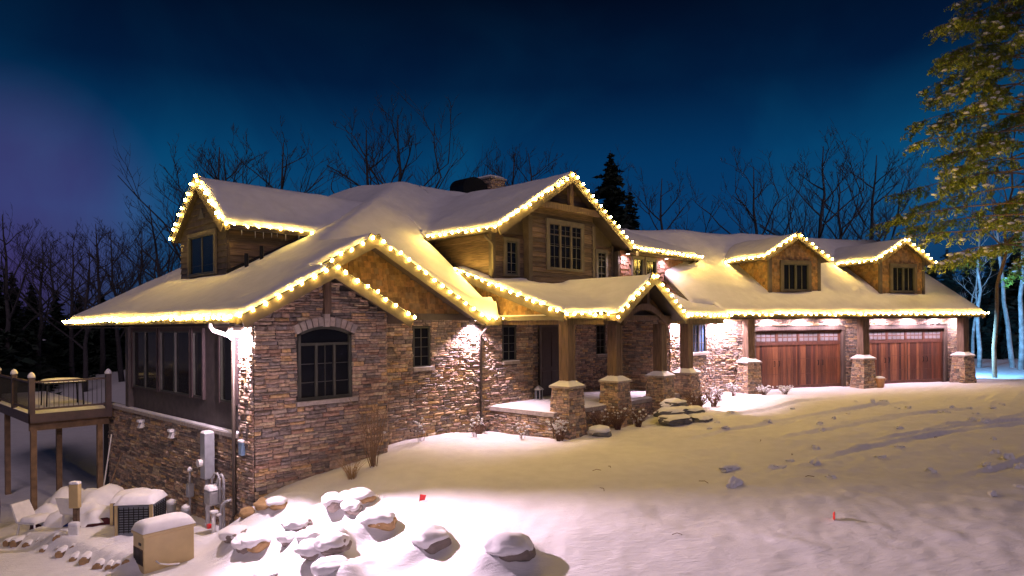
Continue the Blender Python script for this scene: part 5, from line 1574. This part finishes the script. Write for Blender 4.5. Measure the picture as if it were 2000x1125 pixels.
# flat stone steps up to the porch
for (x_, y_, z_, a_, b_, rz, lb) in ((12.6, -2.55, -.14, .62, .36, .15, 'topmost flat stone step below the porch'), (12.0, -2.85, -.30, .66, .40, -.1, 'middle flat stone step with snow below the porch'), (12.9, -3.05, -.36, .60, .36, .25, 'right flat stone step below the porch'), (11.5, -3.2, -.46, .60, .42, .0, 'lowest left flat stone step below the porch'), (12.5, -3.5, -.50, .55, .36, .4, 'lowest right flat stone step below the porch')):
    r_ = rock_mesh(x_ * 3, a_, b_, .16, 'stepstone', sub=3, rough=.22, flat=.7)
    e_ = tag(empty('stone_step', (x_, y_, z_), rz), lb, 'stone step', 'stone steps')
    r_.build('slab', M['stepstone'], e_)
    c_ = snow_cap(r_, .05, .75)
    if c_: c_.build('snow_cap', M['snow_clump'], e_, smooth=True)
boulder(8.75, -2.55, .26, 'low grey boulder at the foot of the first porch pier', 31, 'stepstone', sink=.35)
boulder(9.0, -.2, .10, 'small dark stone lying on the snowy porch floor', 33, sink=0, lift=.03)

# ------------------------------------------------------------------ porch lantern, pot, flags
ln_ = tag(empty('floor_lantern', (9.72, .62, .03)), 'hexagonal grey floor lantern left of the front door', 'lantern')
p = MB(); p.lathe([(.15, 0), (.15, .04), (.12, .05)], 0, 0, 6); p.build('base', M['pipe'], ln_)
p = MB(); p.lathe([(.105, .052), (.105, .33)], 0, 0, 6); p.build('glass', M['glass'], ln_)
p = MB()
for k in range(6):
    t = math.pi / 3 * k; p.tube([(.12 * math.cos(t), .12 * math.sin(t), .04), (.12 * math.cos(t), .12 * math.sin(t), .34)], .012, 4)
p.build('frame', M['pipe'], ln_)
p = MB(); p.lathe([(.17, .34), (.16, .37), (.07, .44), (.02, .48)], 0, 0, 6); p.build('roof', M['pipe'], ln_)
pt_c = G0 + GU * 5.35 + GN * .95
pot = tag(empty('flower_pot', (pt_c.x, pt_c.y, gz(pt_c.x, pt_c.y) + .02)), 'terracotta pot with snow on it in front of the middle garage pier', 'flower pot')
p = MB(); p.lathe([(.15, -.03), (.22, .30), (.25, .30), (.255, .38), (.22, .38), (.21, .34)], 0, 0, 20); p.build('pot', M['terracotta'], pot, smooth=False)
p = MB(); p.lathe([(.225, .36), (.20, .42), (.10, .45), (.01, .46)], 0, 0, 20); p.build('snow_cap', M['snow_clump'], pot, smooth=True)
def flag(x, y, rz, tilt, label):
    e_ = tag(empty('marker_flag', (x, y, gz(x, y)), rz), label, 'flag')
    p = MB(); p.tube([(0, 0, -.05), (.02, 0, .14)], .005, 5); p.build('stem', M['iron'], e_)
    q = MB(); q.hexa([(0, -.002, .02), (.11, .02, .0 + tilt), (.11, .026, .0 + tilt), (0, .004, .02), (.02, -.002, .15), (.14, .02, .10 + tilt), (.14, .026, .10 + tilt), (.02, .004, .15)]); q.build('flag', M['red'], e_)
fx, fy = spot(816, 13.1); flag(fx, fy, math.radians(-45), .03, 'red marker flag in the bright snow left of centre')
fx, fy = spot(1628, 11.0); flag(fx, fy, math.radians(20), -.01, 'red marker flag in the dim snow of the forecourt')

# ------------------------------------------------------------------ shrubs
def shrub(x, y, n, h, spread, label, seed, mkey='twig', r=.008, tufts=0, name='bare_shrub', cat='shrub', branches=3, z=None, group=None):
    rr = random.Random(seed)
    e_ = tag(empty(name, (x, y, gz(x, y) if z is None else z)), label, cat, group)
    mb = MB(); sn = MB()
    for k in range(n):
        t = rr.uniform(0, 2 * math.pi); d = rr.uniform(0, .08); L = h * rr.uniform(.55, 1.0); s = spread * rr.uniform(.3, 1.0)
        p0 = Vector((d * math.cos(t), d * math.sin(t), -.05)); pts = [p0]
        for i in range(1, 5):
            f = i / 4
            pts.append(Vector((math.cos(t) * (d + s * f ** 1.4) + rr.uniform(-.03, .03) * h, math.sin(t) * (d + s * f ** 1.4) + rr.uniform(-.03, .03) * h, L * f)))
        mb.tube(pts, [r, r * .85, r * .7, r * .5, r * .3], 4, cap=False)
        for b in range(branches):
            f = rr.uniform(.35, .9); i = int(f * 4); q = pts[i].lerp(pts[i + 1], f * 4 - i) if i < 4 else pts[4]
            dr = Vector((rr.uniform(-1, 1), rr.uniform(-1, 1), rr.uniform(.3, 1))).normalized() * h * rr.uniform(.12, .3)
            mb.tube([q, q + dr * .5 + Vector((0, 0, .01)), q + dr], [r * .5, r * .4, r * .25], 3, cap=False)
            if tufts and rr.random() < tufts:
                c = q + dr; s_ = rr.uniform(.018, .045)
                bmx = bmesh.new(); bmesh.ops.create_icosphere(bmx, subdivisions=1, radius=s_)
                for v in bmx.verts: v.co = Vector((v.co.x * rr.uniform(.9, 1.4), v.co.y, v.co.z * .8)) + c
                sn.bm(bmx)
    o = mb.build('stems', M[mkey], e_); o['kind'] = 'stuff'
    if sn.v:
        o = sn.build('snow_tufts', M['snow_clump'], e_, smooth=True); o['kind'] = 'stuff'
shrub(2.45, -.75, 16, 1.75, .55, 'tall leafless shrub in front of the stone bay wall', 1, 'twig_pale', .013, .05)
shrub(1.75, -.95, 70, .55, .40, 'dry grass clump left of the tall leafless shrub', 2, 'drygrass', .004, 0, 'dry_grass_clump', 'grass clump', 0)
shrub(4.5, .1, 7, .62, .18, 'small snow-tufted shrub at the wall left of the lit corner', 3, 'twig', .006, .9)
shrub(6.2, -.1, 8, .62, .22, 'small snow-tufted shrub below the downspout wall', 4, 'twig', .006, .9)
shrub(7.25, -.9, 9, .5, .25, 'low snow-tufted shrub left of the porch base', 5, 'twig', .006, .8)
shrub(7.7, -1.9, 44, .62, .35, 'reddish twiggy shrub at the left side of the first porch pier', 6, 'twig', .006, .45)
shrub(9.3, -2.15, 80, .72, .5, 'reddish twiggy shrub between the first and second porch piers', 7, 'twig', .007, .03)
shrub(9.95, -2.25, 70, .70, .45, 'reddish twiggy shrub left of the second porch pier', 8, 'twig', .007, .06)
shrub(10.7, -2.45, 60, .62, .42, 'reddish twiggy shrub in front of the second porch pier', 9, 'twig', .007, .10)
shrub(14.4, -2.45, 80, .70, .5, 'reddish twiggy shrub between the third and fourth porch piers', 10, 'twig', .007, .04)
shrub(15.6, -2.4, 60, .66, .42, 'twiggy shrub right of the fourth porch pier', 11, 'twig', .007, .12)
shrub(16.7, -2.0, 30, .50, .35, 'snow-dusted shrub below the blue window', 12, 'twig', .006, .9)
shrub(17.6, -2.2, 30, .50, .35, 'snow-dusted shrub right of the blue window', 13, 'twig', .006, .9)
shrub(18.9, -2.8, 34, .40, .35, 'low snow-laden shrub left of the first garage pier', 14, 'twig', .006, 1.0)
shrub(19.9, -3.2, 34, .36, .35, 'low snow-laden shrub in front of the first garage pier', 15, 'twig', .006, 1.0)
shrub(6.9, .45, 60, .42, .35, 'brown dead stalks under the downspout beside the porch', 16, 'twig', .005, 0, 'dead_stalks', 'plant', 1)

# ------------------------------------------------------------------ trees
def bare_tree_meshes(seed, H, spread=.42, levels=4, mkey='bark_far', r0=None, n0=7, up=.55, first=.3):
    rr = random.Random(seed)
    tr = MB(); cr_ = MB()
    r0 = r0 or H * .018
    pts = []
    dx, dy = rr.uniform(-.05, .05), rr.uniform(-.05, .05)
    NS = 9
    for i in range(NS + 1):
        f = i / NS
        pts.append(Vector((dx * H * f + rr.uniform(-.01, .01) * H, dy * H * f + rr.uniform(-.01, .01) * H, H * f * .92)))
    tr.tube(pts, [r0 * (1 - .9 * i / NS) for i in range(NS + 1)], 7)
    def grow(p, d, L, r, lev):
        n = 4; q = [p]; dd = d.copy()
        for i in range(n):
            dd = (dd + Vector((rr.uniform(-.2, .2), rr.uniform(-.2, .2), rr.uniform(-.05, .22) * up))).normalized()
            q.append(q[-1] + dd * L / n)
        r = max(r, .011)
        cr_.tube(q, [r * (1 - .6 * i / n) for i in range(n + 1)], 4 if lev < 2 else 3, cap=False)
        if lev >= levels: return
        for k in range(rr.choice((2, 3, 3))):
            i = rr.randint(1, n); a = rr.uniform(0, 2 * math.pi)
            side = Vector((math.cos(a), math.sin(a), rr.uniform(-.2, .5)))
            nd = (dd + side * rr.uniform(.45, .85)).normalized()
            grow(q[i], nd, L * rr.uniform(.45, .68), r * .5, lev + 1)
    for k in range(n0):
        f = first + (.95 - first) * k / n0 + rr.uniform(-.03, .03)
        i = min(NS - 1, int(f * NS)); p = pts[i].lerp(pts[i + 1], f * NS - i)
        a = k * 2.4 + rr.uniform(-.5, .5)
        d = Vector((math.cos(a), math.sin(a), rr.uniform(.5, 1.3))).normalized()
        grow(p, d, H * spread * (1.1 - f) * rr.uniform(.8, 1.15), r0 * (1 - .8 * f) * .55, 1)
    return tr.mesh('trunk', M[mkey], True), cr_.mesh('crown', M[mkey], True)
def place_tree(me2, x, y, rz, s, label, group, name='bare_tree', z=None, lean=(0, 0)):
    e_ = tag(empty(name, (x, y, (gz(x, y) if z is None else z) - .1)), label, 'tree', group)
    e_.rotation_euler = (lean[0], lean[1], rz)
    link('trunk', me2[0], e_).scale = (s, s, s); link('crown', me2[1], e_).scale = (s, s, s)
    return e_
BT = [bare_tree_meshes(200 + i, 14, .50, 5, n0=10, r0=.24) for i in range(5)]
back = [  # bearing, distance, height, which, label
    (345, 44, 12.5, 0, 'bare tree leaning left behind the left dormer'), (415, 44, 16.5, 1, 'tall bare tree above the left dormer peak'), (455, 46, 16.5, 2, 'bare forked tree just right of the left dormer peak'),
    (535, 46, 17.5, 3, 'tallest bare tree above the left dormer roof'), (735, 50, 19, 4, 'slim bare tree left of the tree above the main ridge'), (785, 50, 20, 0, 'broad bare tree above the main snowy ridge'),
    (985, 52, 17.5, 1, 'bare tree right of the chimney'), (1045, 54, 18, 2, 'bare tree just left of the centre gable peak'), (1290, 46, 14, 3, 'low bare tree right of the dark evergreen behind the house'),
    (1475, 50, 15.5, 4, 'bare tree behind the garage ridge left of the first dormer'), (1595, 48, 16.5, 0, 'bare tree between the two garage dormers'), (1690, 50, 16.5, 1, 'bare tree behind the right garage dormer'), (1640, 58, 17, 2, 'distant bare tree behind the garage roof valley')]
for i, (px, Z, h, w, lb) in enumerate(back):
    x_, y_ = spot(px, Z)
    place_tree(BT[w], x_, y_, i * 1.3, h / 14, lb, 'bare trees behind the house', lean=(0, -.10 if i == 0 else 0))
ORD = ('leftmost', 'second from left', 'third from left', 'fourth from left', 'fifth from left', 'sixth from left', 'seventh from left', 'eighth from left', 'ninth from left', 'rightmost')
left = [(20, 40, 12), (75, 44, 11), (140, 50, 12), (165, 42, 10), (200, 55, 13.5), (235, 47, 11.5), (262, 58, 13), (300, 52, 11), (110, 62, 13), (325, 60, 12)]
for i, (px, Z, h) in enumerate(sorted(left)):
    x_, y_ = spot(px, Z)
    place_tree(BT[(i * 2 + 1) % 5], x_, y_, i * 2.1 + .4, h / 14, 'dim bare tree beyond the deck, %s of the dark wood' % ORD[i], 'bare trees of the dark wood at the left')

def conifer_meshes(seed, H, rad, mkey, tiers=22, per=9, dense=16, snow=False):
    rr = random.Random(seed)
    tr = MB(); tr.tube([(0, 0, -.2), (0, 0, H * .5), (0, 0, H)], [H * .014, H * .009, .01], 6)
    cr_ = MB()
    for k in range(tiers):
        f = k / tiers
        z = H * (.08 + .90 * f + rr.uniform(-.02, .02)); R_ = rad * (1 - f) ** .8 * rr.uniform(.6, 1.15)
        for j in range(per):
            a = rr.uniform(0, 2 * math.pi); L = R_ * rr.uniform(.5, 1.15); zj = rr.uniform(-.03, .03) * H
            for m in range(dense):
                g = (m + rr.random()) / dense
                c = Vector((math.cos(a) * L * g, math.sin(a) * L * g, z + zj - .28 * L * g + .10 * L * g * g + rr.uniform(-.06, .06) * R_))
                s = (.13 + .12 * (1 - g)) * R_ * rr.uniform(.7, 1.5) + .12
                u = Vector((rr.uniform(-1, 1), rr.uniform(-1, 1), rr.uniform(-.45, .25))).normalized() * s
                v = Vector((rr.uniform(-1, 1), rr.uniform(-1, 1), rr.uniform(-.6, .2))).normalized() * s * .5
                cr_.add([c - u, c + v, c + u, c - v], [(0, 1, 2, 3)])
    return tr.mesh('trunk', M['bark_far']), cr_.mesh('crown', M[mkey])
CF = [conifer_meshes(300, 12, 4.0, 'needle_dark', 34, 8), conifer_meshes(301, 12, 4.2, 'needle_dark', 26, 11)]
for (px, Z, h, w, lb) in ((1195, 44, 14.2, 0, 'dark evergreen behind the house right of the centre gable'), (1232, 47, 12.2, 1, 'lower dark evergreen beside the taller one behind the house'), (885, 46, 12.0, 0, 'dark evergreen top left of the chimney')):
    x_, y_ = spot(px, Z); place_tree(CF[w], x_, y_, px, h / 12, lb, 'dark evergreens behind the house', 'evergreen_tree')
for i, (px, Z, h) in enumerate(((-10, 40, 8.5), (25, 44, 8.0), (62, 48, 7.5), (110, 52, 7), (155, 56, 7), (200, 58, 7), (245, 60, 7), (290, 62, 7), (335, 62, 7.5), (380, 62, 7.5))):
    x_, y_ = spot(px, Z); place_tree(CF[1], x_, y_, px, h / 12, 'dark evergreen behind the deck, %s of its row' % ORD[i], 'evergreens beyond the deck', 'evergreen_tree')
for i, (px, Z, h) in enumerate(((1820, 60, 8.5), (1850, 52, 8.5), (1895, 56, 9), (1940, 50, 8.5), (1985, 54, 9.5), (2040, 52, 9))):
    x_, y_ = spot(px, Z); place_tree(CF[1], x_, y_, px, h / 12, 'dark evergreen right of the garage, %s of its row' % ORD[i], 'evergreens right of the garage', 'evergreen_tree')

# pale snow-plastered trunks to the right of the garage
PT = [bare_tree_meshes(400 + i, 11, .26, 3, 'bark_pale', .13, 6, .7, .5) for i in range(3)]
for i, (px, Z, h, w, lean, lb) in enumerate(((1912, 40, 11.5, 0, (0.0, -.10), 'slender pale trunk nearest the garage eave on the right'), (1900, 42, 9, 1, (0, -.05), 'short pale trunk leaning behind the garage end'), (1978, 40, 13, 2, (.06, -.05), 'pale snowy trunk under the big conifer'), (1992, 38, 13.5, 0, (.05, -.03), 'rightmost pale snowy trunk under the big conifer'), (1868, 44, 7.5, 1, (0, -.22), 'thin pale sapling behind the garage roof end'))):
    x_, y_ = spot(px, Z); place_tree(PT[w], x_, y_, i * 1.9, h / 11, lb, 'pale trunks right of the garage', lean=lean)

# big snow-laden conifer at the right edge
def big_conifer(x, y, H, seed):
    rr = random.Random(seed)
    e_ = tag(empty('conifer_tree', (x, y, gz(x, y) - .1)), 'tall conifer with drooping snow-clumped boughs at the right edge', 'tree')
    tr = MB(); tr.tube([(0, 0, -.3), (.1, .05, H * .5), (.15, 0, H)], [.30, .2, .04], 9); tr.build('trunk', M['bark'], e_, smooth=True)
    br_ = MB(); fo = MB(); sn = MB()
    for k in range(84):
        f = k / 84
        z = 6.0 + (H - 6.4) * f
        a = k * 2.39996 + rr.uniform(-.3, .3)
        L = (6.6 - 3.0 * f) * rr.uniform(.45, 1.1)
        pts = []
        droop = rr.uniform(.12, .26)
        for i in range(8):
            g = i / 7
            pts.append(Vector((math.cos(a + .15 * g) * L * g, math.sin(a + .15 * g) * L * g, z + .10 * L * g - droop * L * g * g + rr.uniform(-.05, .05))))
        br_.tube(pts, [.045 * (1 - .85 * i / 7) + .004 for i in range(8)], 4, cap=False)
        for t in range(26):
            g = rr.uniform(.25, 1.0); i = min(6, int(g * 7)); p = pts[i].lerp(pts[i + 1], g * 7 - i)
            sd = rr.choice((-1, 1)); aa = a + sd * rr.uniform(.5, 1.2)
            l2 = (.25 + .9 * (1 - abs(g - .6))) * rr.uniform(.5, 1.1)
            q = p + Vector((math.cos(aa) * l2, math.sin(aa) * l2, -rr.uniform(.15, .9) * l2))
            br_.tube([p, (p + q) / 2 + Vector((0, 0, .03)), q], [.012, .008, .004], 3, cap=False)
            for m in range(34):
                h_ = rr.random(); c = p.lerp(q, h_) + Vector((rr.uniform(-.10, .10), rr.uniform(-.10, .10), rr.uniform(-.20, .02)))
                s = rr.uniform(.07, .15)
                u = Vector((rr.uniform(-1, 1), rr.uniform(-1, 1), rr.uniform(-1.2, .1))).normalized() * s
                v = Vector((rr.uniform(-1, 1), rr.uniform(-1, 1), rr.uniform(-.4, .4))).normalized() * s * .32
                fo.add([c - u, c + v, c + u, c - v], [(0, 1, 2, 3)])
            if rr.random() < .6:
                c = p.lerp(q, rr.uniform(.3, 1)); s = rr.uniform(.05, .13)
                bmx = bmesh.new(); bmesh.ops.create_icosphere(bmx, subdivisions=1, radius=s)
                for v in bmx.verts: v.co = Vector((v.co.x * rr.uniform(.9, 1.6), v.co.y * rr.uniform(.9, 1.5), v.co.z * .6)) + c
                sn.bm(bmx)
    br_.build('branches', M['twig_pale'], e_)
    o = fo.build('needles', M['needle'], e_); o['kind'] = 'stuff'
    o = sn.build('snow_clumps', M['snow_clump'], e_, smooth=True); o['kind'] = 'stuff'
x_, y_ = spot(2015, 30.5)
big_conifer(x_, y_, 19.5, 5)
bt_ = bare_tree_meshes(470, 16, .34, 4, 'twig_pale', .12, 8, .6, .42)
x_, y_ = spot(1935, 33); place_tree(bt_, x_, y_, 2.2, .95, 'thin bare tree curving up through the left side of the big conifer', None, lean=(0, -.06))

# lumps of ploughed snow and fallen twigs on the forecourt
lr = random.Random(91)
for k in range(46):
    px = lr.uniform(1380, 2000); Z = lr.uniform(11, 24)
    x_, y_ = spot(px, Z)
    if y_ > -3.5 - .45 * max(0, x_ - 14) or (Vector((x_, y_)) - Vector((fx, fy))).length < .7: continue
    r_ = rock_mesh(500 + k, lr.uniform(.05, .14) * (2.2 if k % 7 == 0 else 1), lr.uniform(.05, .11) * (1.6 if k % 7 == 0 else 1), lr.uniform(.03, .08) * (1.7 if k % 7 == 0 else 1), 'snow', sub=3, rough=.5)
    o = r_.build('snow_lump', M['snow_clump'], smooth=False, loc=(x_, y_, gz(x_, y_) + .01))
    tag(o, 'small lump of ploughed snow on the forecourt', 'snow lump', 'snow lumps on the forecourt')
for k in range(10):
    px = lr.uniform(900, 1950); Z = lr.uniform(9.5, 18); x_, y_ = spot(px, Z)
    if y_ > -3.2: continue
    t = lr.uniform(0, 3.1); l_ = lr.uniform(.08, .3)
    p = MB(); p.tube([(0, 0, .01), (math.cos(t) * l_ * .5, math.sin(t) * l_ * .5, .03), (math.cos(t + .3) * l_, math.sin(t + .3) * l_, .012)], .006, 4)
    o = p.build('fallen_twig', M['twig'], loc=(x_, y_, gz(x_, y_)))
    tag(o, 'small fallen twig lying on the snow', 'twig', 'twigs on the snow')
# cool wall light on the garage end wall, shining on the trees beside it
pe = endF.pt(2.2, 2.3, .12)
wl_ = tag(empty('wall_light', pe), 'cool white wall light on the end wall of the garage', 'wall light')
p = MB(); p.bbox(-.08, .08, -.08, .08, -.1, .1, .02); p.build('housing', M['iron'], wl_)
p = MB(); p.lathe([(.05, -.105), (.04, -.13), (.005, -.14)], 0, 0, 10); p.build('lens', emit_mat('cool_lens', (.45, .75, 1.0), 20.0), wl_)
lamp(wl_, 'SPOT', (.12 * GU.x, .12 * GU.y, -.16), 5200, (.16, .50, 1.0), .05, GU * 1.0 - GN * .25 + Vector((0, 0, -.38)), 110, .5)
